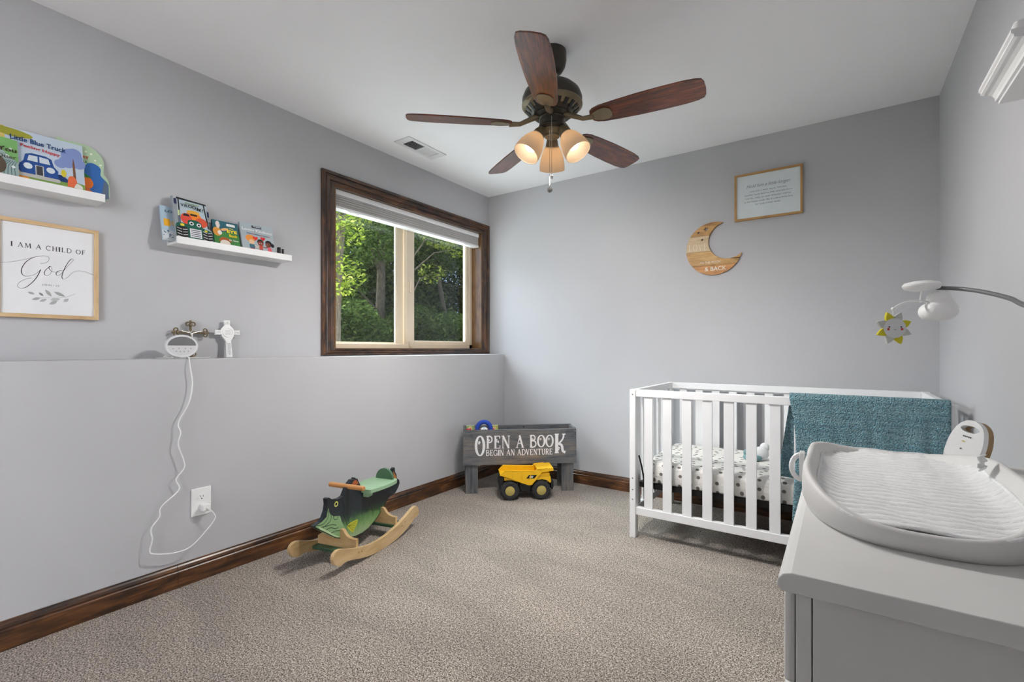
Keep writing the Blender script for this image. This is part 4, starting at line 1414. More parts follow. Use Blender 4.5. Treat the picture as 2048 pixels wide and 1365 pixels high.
# --- outlet and the cord that runs from the sound machine
oc = thing('wall_outlet', 'white duplex outlet plate low on the left wall', 'outlet', (XW, 1.004, 0.360), R90)
box('plate', M_PLASTIC, oc, -0.042, 0.042, -0.006, 0, -0.064, 0.064, 0.003)
for z in (0.022, -0.022):
    m = MB()
    m.prism(ell(0, z, 0.017, 0.0155, 28), -0.0085, -0.006)
    rec = m.build('receptacle', M_PLASTIC, oc, 0.0008)
    m = MB()
    m.box(-0.0072, -0.0052, -0.0089, -0.0085, z - 0.001, z + 0.008)
    m.box(0.0052, 0.0072, -0.0089, -0.0085, z - 0.001, z + 0.007)
    m.prism(ell(0, z - 0.008, 0.0026, n=12), -0.0089, -0.0085)
    m.build('slots', M_BLACK, rec)
pc = thing('power_cord', 'thin white cord trailing from the clock down to the outlet', 'cord', (XW, 1.012, 0.341), 0)
box('plug', M_PLASTIC, pc, 0.0095, 0.042, -0.017, 0.017, -0.022, 0.010, 0.004)
cp = [(XL + 0.13, 0.955, LZ + 0.010), (XW - 0.012, 0.955, LZ + 0.008), (XW + 0.006, 0.953, LZ + 0.001), (XW + 0.020, 0.951, 0.990), (XW + 0.022, 0.960, 0.910), (XW + 0.026, 0.944, 0.824), (XW + 0.024, 0.904, 0.741), (XW + 0.028, 0.911, 0.695), (XW + 0.030, 0.901, 0.644), (XW + 0.030, 0.921, 0.573), (XW + 0.030, 0.924, 0.535), (XW + 0.026, 0.894, 0.489), (XW + 0.024, 0.906, 0.441), (XW + 0.030, 0.837, 0.385), (XW + 0.028, 0.831, 0.343), (XW + 0.030, 0.800, 0.301), (XW + 0.034, 0.803, 0.257), (XW + 0.034, 0.794, 0.210), (XW + 0.036, 0.808, 0.192), (XW + 0.040, 0.875, 0.173), (XW + 0.044, 0.941, 0.178), (XW + 0.050, 0.996, 0.225), (XW + 0.054, 1.040, 0.277), (XW + 0.052, 1.036, 0.305), (XW + 0.046, 1.014, 0.333), (XW + 0.038, 1.012, 0.334)]
MB().tube(smooth_path(cp, 8), 0.0026, 8).build('cord', M_PLASTIC, pc, smooth=True, world=True)

# ================================================================== things on the back wall
M_OAK = wood('honey_oak', [(0.3, rgb(150, 108, 58)), (0.5, rgb(184, 142, 86)), (0.75, rgb(206, 168, 112))], 'x', 6, 10, 0.5, 0, 0.05)
M_OAK_Z = wood('honey_oak_upright', [(0.3, rgb(150, 108, 58)), (0.5, rgb(184, 142, 86)), (0.75, rgb(206, 168, 112))], 'z', 6, 10, 0.5, 0, 0.05)
fs_ = thing('framed_verse', 'oak-framed white verse print high on the back wall', 'framed print', (-0.380, YB, 2.055), 0)
frame_of(fs_, 0.192, 0.151, 0.0125, 0.020, M_OAK, M_OAK_Z)
box('panel', plain('cool_white_paper', rgb(222, 230, 232), 0.7), fs_, -0.181, 0.181, -0.012, -0.002, -0.140, 0.140)
M_GREYINK = plain('grey_ink', rgb(78, 82, 88), 0.7)
yy = -0.0126
text('lettering', 'Hold him a little longer.', M_GREYINK, fs_, 0.004, 0.056, yy, w=0.250, h=0.022, shear=0.45, bold=-0.012)
for i, (ln, w_) in enumerate((('rock him a little more. Tell him', 0.205), ("another story (you've only told him four)", 0.266), ('Let him sleep on your shoulder, rejoice', 0.254), ('in his happy smile. He is only a little boy', 0.272), ('for such a little while.', 0.142))):
    text('lettering', ln, M_GREYINK, fs_, 0.002, 0.0275 - i * 0.0215, yy, w=w_, h=0.0085, spacing=1.1)

mo = thing('moon_sign', 'crescent moon sign of golden planks with white lettering', 'wall sign', (-0.702, YB, 1.746), 0)
RO, RI, ICX, ICZ = 0.178, 0.124, 0.090, 0.047


def star(cx, cz, R, rot=0.3):
    return [(cx + (R if i % 2 == 0 else R * 0.42) * math.cos(rot + PI / 2 + i * PI / 5), cz + (R if i % 2 == 0 else R * 0.42) * math.sin(rot + PI / 2 + i * PI / 5)) for i in range(10)]


PK = [wood('moon_plank_%d' % i, s, 'x', 7, 10, 0.5, 0, 0.08, True, 0.5) for i, s in enumerate((
    [(0.3, rgb(120, 80, 36)), (0.5, rgb(186, 138, 76)), (0.75, rgb(212, 172, 110))],
    [(0.3, rgb(176, 146, 108)), (0.5, rgb(206, 180, 142)), (0.75, rgb(222, 200, 166))],
    [(0.3, rgb(128, 88, 40)), (0.5, rgb(194, 148, 82)), (0.75, rgb(216, 178, 118))],
    [(0.3, rgb(150, 94, 40)), (0.5, rgb(196, 134, 66)), (0.75, rgb(212, 160, 92))]))]
stars = [star(-0.048, 0.136, 0.017), star(-0.097, 0.117, 0.011), star(-0.072, 0.066, 0.010)]


def half(z, R, cx, cz):
    q = R * R - (z - cz) ** 2
    return math.sqrt(q) if q > 0 else 0.0


bands = [(0.178, 0.092), (0.091, -0.014), (-0.015, -0.113), (-0.114, -0.178)]
for bi, (zt, zb) in enumerate(bands):
    n = 26
    zsn = [zt + (zb - zt) * (0.5 - 0.5 * math.cos(PI * i / n)) for i in range(n + 1)]
    segs = [[], []]
    m = MB()
    L, Rr, R2 = [], [], []
    for z in zsn:
        ho = half(z, RO, 0, 0)
        hi = half(z, RI, ICX, ICZ)
        xl, xr = -ho, ho
        if hi > 0 and abs(z - ICZ) < RI:
            i0_, i1_ = ICX - hi, ICX + hi
            a1 = min(xr, i0_)
            L.append((xl, z))
            Rr.append((a1, z))
            if i1_ < xr - 1e-4:
                R2.append((i1_, xr, z))
        else:
            L.append((xl, z))
            Rr.append((xr, z))
    keep = [(l, r_) for l, r_ in zip(L, Rr) if r_[0] - l[0] > 0.0004]
    poly = [p[0] for p in keep] + [p[1] for p in reversed(keep)]
    # drop repeated points
    pp = []
    for p in poly:
        if not pp or math.hypot(p[0] - pp[-1][0], p[1] - pp[-1][1]) > 5e-4:
            pp.append(p)
    hs = [s_ for s_ in stars if all(zb < p[1] < zt for p in s_)]
    m.prism(pp, -0.016, -0.003, holes=hs)
    if len(R2) > 1:
        rp = [(p[0], p[2]) for p in R2] + [(p[1], p[2]) for p in reversed(R2)]
        m.prism(rp, -0.016, -0.003)
    m.build('plank', PK[bi], mo)
# dark back plate that shows as the edge
op = [(RO * math.cos(t), RO * math.sin(t)) for t in [math.radians(a_) for a_ in range(72, 341, 4)]]
ip = [(ICX + (RI - 0.001) * math.cos(t), ICZ + (RI - 0.001) * math.sin(t)) for t in [math.radians(a_) for a_ in range(305, 106, -6)]]
MB().prism([(x * 0.995, z * 0.995) for x, z in op] + ip, -0.003, -0.0002, holes=stars).build('back_plate', plain('dark_brown_edge', rgb(44, 34, 28), 0.7), mo)
yy = -0.0166
M_ML = plain('cream_lettering', rgb(232, 222, 204), 0.6)
m = MB()
letters(m, 'LOVE', -0.164, -0.042, -0.006, 0.040, yy, 0.55, gap=0.2, slope=0.0)
m.build('lettering', M_ML, mo)
text('lettering', '-TO THE MOON', M_ML, mo, -0.025, -0.099, yy, w=0.136, h=0.015)
text('lettering', '& BACK', M_ML, mo, 0.012, -0.150, yy, w=0.136, h=0.028, bold=0.01)

# ================================================================== book planter across the corner
PA = math.radians(40.5)
pl = thing('book_planter', 'grey-stained wooden book box on legs in the corner', 'book box', (-2.272, 2.670, 0), PA)
GW_ = [(0.32, rgb(58, 61, 66)), (0.46, rgb(94, 97, 102)), (0.58, rgb(118, 113, 108)), (0.72, rgb(142, 126, 110))]
M_GREYW = wood('weathered_grey_wood', GW_, 'x', 5, 16, 0.6, 0, 0.25, True, 0.4)
M_GREYWZ = wood('weathered_grey_wood_upright', GW_, 'z', 5, 16, 0.6, 0, 0.25, True, 0.4)
PW, PD, PZ0, PZ1 = 0.845, 0.195, 0.212, 0.470
box('front_board', M_GREYW, pl, 0, PW, 0, 0.018, PZ0, PZ1, 0.002)
box('back_board', M_GREYW, pl, 0.0, PW, PD - 0.018, PD, PZ0, PZ1 + 0.008, 0.002)
for x in (0.0, PW - 0.018):
    box('end_board', M_GREYW, pl, x, x + 0.018, 0.0185, PD - 0.0185, PZ0, PZ1 + 0.004, 0.002)
box('bottom_board', M_GREYW, pl, 0.0185, PW - 0.0185, 0.0185, PD - 0.0185, PZ0 + 0.005, PZ0 + 0.022, 0.001)
for x in (0.018, PW - 0.108):
    box('leg', M_GREYWZ, pl, x, x + 0.090, 0.019, 0.040, 0, PZ0 + 0.004, 0.002)
    box('leg', M_GREYWZ, pl, x - 0.005, x + 0.040, PD - 0.040, PD - 0.019, 0, PZ0 + 0.004, 0.002)
for x in (0.010, PW - 0.010):
    for z in (PZ0 + 0.045, PZ1 - 0.018, PZ0 + 0.20):
        if z < PZ1:
            m = MB()
            m.lathe([(0.0, 0), (0.0035, 0.0), (0.003, 0.0012), (0.0, 0.0015)], 12, Matrix.Translation((x, -0.0003, z)) @ Matrix.Rotation(PI / 2, 4, 'X'))
            m.build('screw', M_CHROME, pl, smooth=True)
m = MB()
m.prism(ell(PW * 0.555, PZ1 - 0.010, 0.006, n=16), PD - 0.0195, PD - 0.0185)
m.build('knot_hole', M_BLACK, pl)
m = MB()
letters(m, 'O', 0.087, 0.159, PZ0 + 0.066, PZ0 + 0.219, -0.0006, 1.0, curl=True)
letters(m, 'PEN', 0.166, 0.348, PZ0 + 0.121, PZ0 + 0.215, -0.0007, 1.05, gap=0.02, curl=True)
letters(m, 'A', 0.388, 0.449, PZ0 + 0.123, PZ0 + 0.215, -0.0006, 1.05, curl=True)
letters(m, 'BOO', 0.490, 0.672, PZ0 + 0.123, PZ0 + 0.216, -0.0007, 1.05, gap=0.02, curl=True)
letters(m, 'K', 0.672, 0.766, PZ0 + 0.076, PZ0 + 0.222, -0.0006, 1.0)
letters(m, 'BEGIN AN ADVENTURE', 0.166, 0.664, PZ0 + 0.068, PZ0 + 0.112, -0.0006, 1.15, gap=0.05)
m.build('lettering', M_WHITEINK, pl)

# contents of the box: rest on its bottom board
pm = RM[pl.name]


def in_box(x, y, z):
    return pm @ Vector((x, y, z))


zb = PZ0 + 0.0225
t = thing('toy_arch', 'blue plush arch toy with round eyes peeking from the book box', 'toy', in_box(0.155, 0.062, zb), PA)
m = MB()
M_BLUEP = plain('royal_blue_plush', rgb(34, 70, 168), 0.8, grain=0.5, gscale=200)
pts = [(-0.052, 0, 0.0), (-0.053, 0, 0.13)] + [(-0.050 * math.cos(q), 0, 0.235 + 0.052 * math.sin(q)) for q in [PI * i / 14 for i in range(15)]] + [(0.053, 0, 0.13), (0.052, 0, 0.0)]
m.tube(pts, 0.0165, 12)
m.build('arch', M_BLUEP, t, smooth=True)
m = MB()
m.ball((0, -0.004, 0.205), (0.034, 0.012, 0.046), 18, 12)
m.build('face', plain('pale_teal_plush', rgb(170, 206, 214), 0.8), t, smooth=True)
for x in (-0.013, 0.013):
    m = MB()
    m.ball((x, -0.014, 0.232), 0.014, 14, 10)
    e = m.build('eye', M_PLASTIC, t, smooth=True)
    MB().ball((x * 0.8, -0.0255, 0.232), 0.0045, 10, 6).build('pupil', M_BLACK, e, smooth=True)
for nm, lb, x, w_, h_, c in (('board_book', 'red board book poking up left in the corner box', 0.024, 0.034, 0.245, (200, 40, 44)),
                             ('board_book', 'green and cream board book at the left end of the corner box', 0.022, 0.065, 0.250, (150, 178, 120)),
                             ('board_book', 'yellow-green book right of the blue arch in the corner box', 0.212, 0.052, 0.252, (196, 196, 96)),
                             ('board_book', 'flat red book under the blue arch in the corner box', 0.085, 0.150, 0.232, (206, 60, 58))):
    y_ = {'red board': 0.030, 'green and': 0.128, 'yellow-gr': 0.112, 'flat red ': 0.090}[lb[:9]]
    b_ = thing(nm, lb, 'book', in_box(x, y_, zb), PA, group='books in the corner box')
    box('cover', flat(*c), b_, 0, w_, 0, 0.010, 0, h_, 0.001)
    box('pages', M_PAPER, b_, 0.002, w_ - 0.002, 0.0012, 0.0088, 0.004, h_ + 0.0008)
    a = Art(-0.0003)
    a.poly(heart(w_ * 0.5, h_ - 0.016, 0.010) if c[0] > 190 and c[1] < 70 else ell(w_ * 0.5, h_ - 0.02, w_ * 0.25), (226, 206, 150) if c[1] > 70 else (232, 190, 190))
    a.build('cover_picture', b_)

# ================================================================== toy dump truck
TA = math.radians(40.3)
tk = thing('toy_dump_truck', 'yellow plastic toy dump truck in front of the book box', 'toy truck', (-1.905, 2.745, 0), TA)
M_YEL = plain('yellow_plastic', rgb(240, 186, 24), 0.35)
M_TYRE = plain('black_rubber', rgb(40, 40, 42), 0.7, grain=0.2, gscale=90)
M_HUB = plain('khaki_hub', rgb(178, 160, 90), 0.5)
k_ = 0.000286


def tp(px, py):
    return ((px - 470) * k_, (1165 - py) * k_)


side = [tp(*p) for p in ((225, 545), (340, 425), (1100, 455), (1150, 405), (1240, 398), (1262, 488), (1010, 795), (925, 797), (720, 725), (450, 612))]
# wheels: axis along local y
R_ = 0.067
WT = 0.048
for wx in (0.0, 0.2235):
    for wy in (0.004, 0.126):
        m = MB()
        Mx = Matrix.Translation((wx, wy + WT / 2, R_)) @ Matrix.Rotation(PI / 2, 4, 'X')
        prof = [(0.034, -WT / 2 + 0.004), (0.040, -WT / 2 + 0.0005), (0.054, -WT / 2), (0.062, -WT / 2 + 0.004), (0.0665, -WT / 2 + 0.012), (0.067, 0), (0.0665, WT / 2 - 0.012), (0.062, WT / 2 - 0.004), (0.054, WT / 2), (0.040, WT / 2 - 0.0005), (0.034, WT / 2 - 0.004)]
        m.lathe(prof, 40, Mx, cap=True)
        n = 26
        for i in range(n):
            aa = 2 * PI * i / n
            for s_ in (-1, 1):
                c0 = Vector((0.0655 * math.cos(aa), 0.0655 * math.sin(aa), s_ * 0.004))
                c1 = Vector((0.0630 * math.cos(aa + 0.12), 0.0630 * math.sin(aa + 0.12), s_ * 0.0215))
                m.tube([Mx @ c0, Mx @ c1], 0.0042, 4)
        wl = m.build('wheel', M_TYRE, tk, smooth=True)
        m = MB()
        m.lathe([(0.0, WT / 2 + 0.001), (0.026, WT / 2 + 0.001), (0.030, WT / 2 - 0.002), (0.033, WT / 2 - 0.002), (0.034, WT / 2 - 0.006)], 32, Mx, cap=False)
        m.lathe([(0.034, -WT / 2 + 0.006), (0.033, -WT / 2 + 0.002), (0.030, -WT / 2 + 0.002), (0.026, -WT / 2 - 0.001), (0.0, -WT / 2 - 0.001)], 32, Mx, cap=False)
        m.build('hub', M_HUB, wl, smooth=True)
m = MB()
m.box(-0.05, 0.275, 0.060, 0.118, 0.045, 0.085)
m.prism([tp(*p) for p in ((700, 790), (760, 745), (1000, 800), (990, 960), (940, 975), (780, 965), (730, 900))], 0.030, 0.148)
m.build('chassis', M_BLACK, tk, 0.003)
# dump bed: two side walls, sloping floor, back slope, front canopy
for y0_, y1_ in ((0.006, 0.012), (0.166, 0.172)):
    MB().prism(side, y0_, y1_).build('bed_side', M_YEL, tk, 0.001)
fl = [tp(*p) for p in ((225, 545), (450, 612), (720, 725), (925, 797), (1010, 795), (1262, 488))]
m = MB()
m.grid(len(fl), 2, lambda i, j: (fl[i][0], 0.012 + 0.154 * j, fl[i][1] + 0.003))
m.build('bed_floor', M_YEL, tk, solid=0.004)
cn = [tp(*p) for p in ((1140, 412), (1545, 378), (1552, 455), (1262, 490))]
MB().prism(cn, 0.006, 0.172).build('canopy', M_YEL, tk, 0.002)
m = MB()
rb = [tp(*p) for p in ((225, 545), (340, 425), (1100, 455), (1150, 405), (1400, 385))]
m.tube([(p[0], 0.007, p[1]) for p in rb], 0.0035, 8)
m.tube([(p[0], 0.171, p[1]) for p in rb], 0.0035, 8)
m.build('bed_rim', M_YEL, tk, smooth=True)
for px in (560, 790, 1000):
    q = tp(px, 470), tp(px - 40, 640)
    MB().tube([(q[0][0], 0.005, q[0][1]), (q[1][0], 0.005, q[1][1])], 0.003, 6).build('bed_rib', M_YEL, tk)
m = MB()
m.prism([tp(*p) for p in ((1180, 545), (1250, 510), (1430, 500), (1455, 590), (1485, 600), (1500, 740), (1470, 770), (1400, 700), (1260, 668), (1130, 690), (1060, 745))], 0.018, 0.160)
m.build('cab', M_YEL, tk, 0.003)
for j in range(3):
    a0_, a1_ = tp(1210, 530 + j * 22), tp(1450, 530 + j * 22)
    box('grille_bar', M_YEL, tk, a0_[0], a1_[0] + 0.003, 0.014, 0.164, a0_[1] - 0.0022, a0_[1] + 0.0022)
m = MB()
m.prism([tp(*p) for p in ((1500, 690), (1560, 720), (1565, 850), (1540, 930), (1505, 930), (1495, 770))], 0.020, 0.158)
m.build('bumper', M_BLACK, tk, 0.002)
m = MB()
m.prism([tp(*p) for p in ((330, 600), (420, 620), (620, 690), (690, 795), (640, 720), (520, 675), (330, 680))], 0.020, 0.158)
m.build('rear_fender', M_YEL, tk, 0.001)
m = MB()
m.prism([tp(*p) for p in ((240, 600), (320, 600), (320, 720), (240, 900), (205, 850), (200, 700))], 0.030, 0.148)
m.build('mud_flap', M_BLACK, tk, 0.002)
m = MB()
m.prism([tp(*p) for p in ((1300, 330), (1345, 300), (1385, 340), (1340, 340))], 0.158, 0.1718)
a = Art(0.0055)
a.poly([tp(*p) for p in ((868, 628), (935, 545), (1140, 548), (1070, 634))], (24, 22, 22))
a.build('logo_patch', tk)
text('logo', 'CAT', M_WHITEINK, tk, tp(998, 610)[0], tp(998, 612)[1], 0.0050, w=0.028, h=0.0135, bold=0.06)

# ================================================================== rocking fish
fr_ = thing('fish_rocker', 'wooden rocking toy shaped like a green bass on pine rockers', 'rocking toy', (-1.985, 1.61, 0), -PI / 2 + math.radians(13))
# local x = heading (nose forward); local +y points into the room, the wall side is -y
M_BIRCH = wood('clear_pine', [(0.3, rgb(176, 142, 98)), (0.5, rgb(206, 176, 130)), (0.75, rgb(224, 198, 156))], 'x', 5, 8, 0.45, 0.1, 0.04, True, 0.5)
M_BIRCH_Y = wood('clear_pine_cross', [(0.3, rgb(170, 134, 90)), (0.5, rgb(200, 166, 118)), (0.75, rgb(218, 190, 146))], 'y', 5, 8, 0.45, 0.1, 0.04, True, 0.5)
run_top = [(0.277, 0.094), (0.272, 0.112), (0.255, 0.124), (0.232, 0.125), (0.205, 0.117), (0.155, 0.098), (0.098, 0.082), (0.022, 0.066), (-0.059, 0.060), (-0.144, 0.066), (-0.235, 0.083), (-0.313, 0.107), (-0.373, 0.129), (-0.410, 0.133), (-0.432, 0.120), (-0.442, 0.098), (-0.436, 0.074), (-0.415, 0.066), (-0.394, 0.066), (-0.370, 0.052), (-0.313, 0.028), (-0.235, 0.010), (-0.144, 0.0015), (-0.059, 0.001), (0.0, 0.006), (0.060, 0.018), (0.134, 0.038), (0.176, 0.048), (0.200, 0.050), (0.222, 0.046), (0.245, 0.052), (0.267, 0.070)]
RUN = sp2(run_top + [run_top[0]], 3)[:-1]
WD = 0.262
for y in (-0.018, -WD - 0.018):
    o = MB().prism(RUN, y, y + 0.018).build('rocker', M_BIRCH, fr_, 0.003)
    for x, z in ((0.075, 0.055), (0.100, 0.060), (-0.270, 0.062), (-0.300, 0.075)):
        MB().lathe([(0.0, 0), (0.003, 0), (0.0, 0.0004)], 10, Matrix.Translation((x, y + 0.0181, z)) @ Matrix.Rotation(-PI / 2, 4, 'X')).build('peg', M_BLACK, o)
M_FGREEN = plain('dark_green_paint', rgb(54, 86, 60), 0.5)
M_FLIGHT = plain('pale_green_paint', rgb(150, 184, 148), 0.5)
M_FMID = plain('mid_green_paint', rgb(76, 112, 84), 0.5)
for x0_, x1_, z0_ in ((0.060, 0.135, 0.050), (-0.300, -0.225, 0.062)):
    box('cross_slat', M_FGREEN, fr_, x0_, x1_, -WD, -0.0185, z0_, z0_ + 0.016, 0.002)


def scallop(x, zlo, ztop, zend):
    prof = sp2([(-WD + 0.001, zend), (-WD + 0.018, zend + 0.012), (-WD + 0.04, zend + 0.012), (-WD + 0.075, ztop - 0.030), (-WD / 2 - 0.032, ztop - 0.004), (-WD / 2 - 0.016, ztop)], 4)
    right = [(-WD - p[0], p[1]) for p in reversed(prof)]
    poly = [(-WD + 0.001, zlo)] + prof + right + [(-0.001, zlo)]
    poly = [(max(-WD + 0.0008, min(-0.0188, p[0])), p[1]) for p in poly]
    pp = []
    for p in poly:
        if not pp or math.hypot(p[0] - pp[-1][0], p[1] - pp[-1][1]) > 8e-4:
            pp.append(p)
    return MB().prism(pp, x, x + 0.018, plane='yz').build('bracket', M_BIRCH_Y, fr_, 0.002)


scallop(0.080, 0.0665, 0.158, 0.106)
scallop(-0.250, 0.0785, 0.165, 0.110)
# fish profile (x forward, z up)
dorsal = [(0.097, 0.313), (0.072, 0.318), (0.050, 0.352), (0.030, 0.372), (0.010, 0.385), (-0.008, 0.383), (-0.016, 0.390), (-0.026, 0.378), (-0.034, 0.380), (-0.044, 0.362), (-0.052, 0.350), (-0.072, 0.300)]
tail = [(-0.290, 0.262), (-0.318, 0.292), (-0.330, 0.322), (-0.345, 0.330), (-0.352, 0.356), (-0.366, 0.362), (-0.370, 0.335), (-0.385, 0.315), (-0.388, 0.292), (-0.412, 0.276), (-0.416, 0.255), (-0.400, 0.232), (-0.371, 0.208), (-0.330, 0.205)]
belly = [(-0.300, 0.196), (-0.257, 0.160), (-0.186, 0.112), (-0.126, 0.086), (-0.075, 0.078), (-0.020, 0.080), (0.040, 0.092), (0.090, 0.108), (0.132, 0.127), (0.186, 0.167), (0.237, 0.203), (0.266, 0.222), (0.272, 0.232), (0.252, 0.236), (0.231, 0.238), (0.210, 0.252), (0.194, 0.280), (0.188, 0.310), (0.192, 0.338), (0.178, 0.340), (0.159, 0.326), (0.128, 0.316)]
FISH = dorsal + tail + belly
k = NT('painted_bass')
tc = k.n('ShaderNodeTexCoord')
sx = k.n('ShaderNodeSeparateXYZ')
k.l(tc.outputs['Object'], sx.inputs[0])
v = k.coord((3, 1, 1))
nz = k.noise(v, 24, 5, 0.7)
# painted boundary: dark back, green flank, pale belly; slopes with the body
hgt = k.math('ADD', sx.outputs['Z'], k.math('MULTIPLY', sx.outputs['X'], -0.06))
hgt = k.math('ADD', hgt, k.math('MULTIPLY', k.math('ADD', nz, -0.5), 0.09))
c = k.ramp(k.math('MULTIPLY', k.math('ADD', hgt, -0.08), 3.6), [(0.0, rgb(170, 190, 148)), (0.16, rgb(134, 168, 112)), (0.30, rgb(92, 134, 80)), (0.40, rgb(52, 78, 62)), (0.50, rgb(34, 46, 52)), (0.8, rgb(26, 33, 42))])
k.l(c, k.b.inputs['Base Color'])
k.b.inputs['Roughness'].default_value = 0.4
M_BASS = k.m
yc = -WD / 2
body = MB().prism(FISH, yc - 0.009 - 0.0, yc + 0.013).build('fish_body', M_BASS, fr_, 0.001)
a = Art(-(yc + 0.0134))
# Art faces -y; the room side is +y, so build mirrored onto the +y face
mbA = MB()
mats_ = []


def face(c):
    mt = flat(*c)
    if mt not in mats_:
        mats_.append(mt)
    mbA.cur = mats_.index(mt)


yl = [yc + 0.0133]


def fpoly(pts, c):
    face(c)
    yl[0] += 0.00006
    mbA.sheet(pts, yl[0])


def fline(pts, w, c):
    face(c)
    yl[0] += 0.00006
    mbA.ribbon(pts, w, yl[0])


fpoly(sp2([(0.190, 0.250), (0.180, 0.290), (0.170, 0.262), (0.140, 0.236), (0.100, 0.225), (0.085, 0.190), (0.060, 0.150), (0.030, 0.098), (0.085, 0.110), (0.130, 0.131), (0.185, 0.171), (0.236, 0.207), (0.262, 0.228), (0.225, 0.236)], 3), (140, 176, 126))
fpoly(sp2([(0.246, 0.222), (0.186, 0.182), (0.130, 0.140), (0.085, 0.114), (0.128, 0.130), (0.186, 0.169), (0.236, 0.205)], 3), (190, 214, 170))
for pts in ([(0.188, 0.290), (0.176, 0.262), (0.186, 0.238), (0.215, 0.222), (0.255, 0.229)], [(0.170, 0.270), (0.160, 0.240), (0.172, 0.218), (0.215, 0.206)], [(0.145, 0.248), (0.140, 0.222), (0.118, 0.216), (0.112, 0.236)], [(0.225, 0.212), (0.190, 0.205), (0.155, 0.200), (0.125, 0.188)], [(0.196, 0.188), (0.165, 0.188), (0.130, 0.172), (0.110, 0.172)], [(0.160, 0.160), (0.130, 0.160), (0.100, 0.152)], [(0.085, 0.300), (0.070, 0.262), (0.074, 0.228), (0.058, 0.190), (0.040, 0.150)]):
    fline(sp2(pts, 5), 0.0030, (22, 28, 34))
fpoly(sp2([(-0.037, 0.163), (-0.010, 0.166), (0.030, 0.163), (0.046, 0.152), (0.030, 0.130), (0.002, 0.108), (-0.016, 0.125), (-0.034, 0.145)], 3), (196, 196, 66))
for i in range(5):
    fline([(0.040, 0.155), (-0.030 + 0.007 * i, 0.156 - 0.010 * i)], 0.0016, (96, 110, 40))
fpoly([(0.018, 0.356), (-0.004, 0.376), (-0.020, 0.376), (-0.032, 0.366), (-0.044, 0.352), (-0.02, 0.350)], (170, 92, 52))
fpoly([(-0.350, 0.346), (-0.360, 0.330), (-0.375, 0.312), (-0.384, 0.290), (-0.368, 0.286), (-0.352, 0.310)], (180, 116, 62))
fpoly(ell(0.126, 0.293, 0.0135), (214, 214, 110))
fpoly(ell(0.126, 0.293, 0.0075), (20, 24, 28))
# outline
fline([(x * 0.995, z * 0.995 + 0.001) for x, z in belly], 0.003, (26, 34, 38))
mbA.build('painted_detail', mats_, body)
# handle, seat, backrest
m = MB()
m.tube([(0.036, yc - 0.108, 0.356), (0.036, yc + 0.112, 0.356)], 0.0125, 16)
m.build('handle', plain('amber_dowel', rgb(196, 138, 82), 0.5), fr_, 0.003, smooth=True)
st = sp2([(-0.070, -0.065), (-0.066, -0.02), (-0.066, 0.02), (-0.070, 0.065), (-0.085, 0.072), (-0.15, 0.085), (-0.22, 0.090), (-0.285, 0.082), (-0.312, 0.062), (-0.320, 0.02), (-0.320, -0.02), (-0.312, -0.062), (-0.285, -0.082), (-0.22, -0.090), (-0.15, -0.085), (-0.085, -0.072), (-0.070, -0.065)], 3)[:-1]
m = MB()
m.prism([(p[0], yc + p[1]) for p in st], 0.296, 0.315, plane='xy')
m.build('seat', M_FLIGHT, fr_, 0.003)
m = MB()
m.prism([(yc + 0.058 * math.cos(q), 0.3155 + (0.052 + 0.008) * math.sin(q)) for q in [PI * i / 18 for i in range(19)]], -0.296, -0.280, plane='yz')
m.build('backrest', M_FMID, fr_, 0.003)
m = MB()
m.box(-0.12, -0.08, yc - 0.045, yc + 0.045, 0.270, 0.2955)
m.build('seat_cleat', M_FLIGHT, fr_, 0.002)

# ================================================================== crib
CX0, CX1, CY0, CY1, CZ = -0.986, 0.392, 2.612, 3.372, 0.838
cb = thing('crib', 'white slatted wooden crib along the back wall', 'crib', (CX0, CY0, 0), 0)
pw = 0.034
for x in (0, CX1 - CX0 - pw):
    for y in (0, CY1 - CY0 - 0.045):
        box('post', M_WHITE_CRIB, cb, x, x + pw, y, y + 0.045, 0, CZ, 0.002)
L, D = CX1 - CX0, CY1 - CY0
for y, in ((0.006,), (D - 0.039,)):
    box('top_rail', M_WHITE_CRIB, cb, pw, L - pw, y, y + 0.033, CZ - 0.040, CZ - 0.001, 0.002)
    box('bottom_rail', M_WHITE_CRIB, cb, pw, L - pw, y, y + 0.033, 0.130, 0.172, 0.002)
for x in (0.004, L - 0.030):
    box('side_rail', M_WHITE_CRIB, cb, x, x + 0.026, 0.045, D - 0.045, CZ - 0.040, CZ - 0.001, 0.002)
    box('side_rail', M_WHITE_CRIB, cb, x, x + 0.026, 0.045, D - 0.045, 0.130, 0.172, 0.002)
s0 = MB().box(0, 0.048, 0, 0.013, 0.172, CZ - 0.040).build('slat', M_WHITE_CRIB, cb, 0.0015)
first = True
for y in (0.012, D - 0.028):
    for i in range(12):
        x = 0.080 + i * 0.1037
        if x + 0.05 > L - pw:
            continue
        M = Matrix.Translation((x, y, 0))
        if first:
            s0.matrix_local = M
            first = False
        else:
            dup(s0, cb, M)
s1 = MB().box(0, 0.013, 0, 0.044, 0.172, CZ - 0.040).build('slat', M_WHITE_CRIB, cb, 0.0015)
first = True
for x in (0.010, L - 0.023):
    for i in range(7):
        M = Matrix.Translation((x, 0.072 + i * 0.0955, 0))
        if first:
            s1.matrix_local = M
            first = False
        else:
            dup(s1, cb, M)
for z in (0.81, 0.335, 0.270, 0.215):
    MB().lathe([(0.0, 0.0), (0.0045, 0.0), (0.0035, 0.0015), (0.0015, 0.0008), (0.0, 0.0008)], 14, Matrix.Translation((0.017, -0.0001, z)) @ Matrix.Rotation(PI / 2, 4, 'X')).build('bolt', M_CHROME, cb, smooth=True)
m = MB()
zf = 0.278
m.box(0.040, L - 0.040, 0.050, 0.072, zf, zf + 0.030)
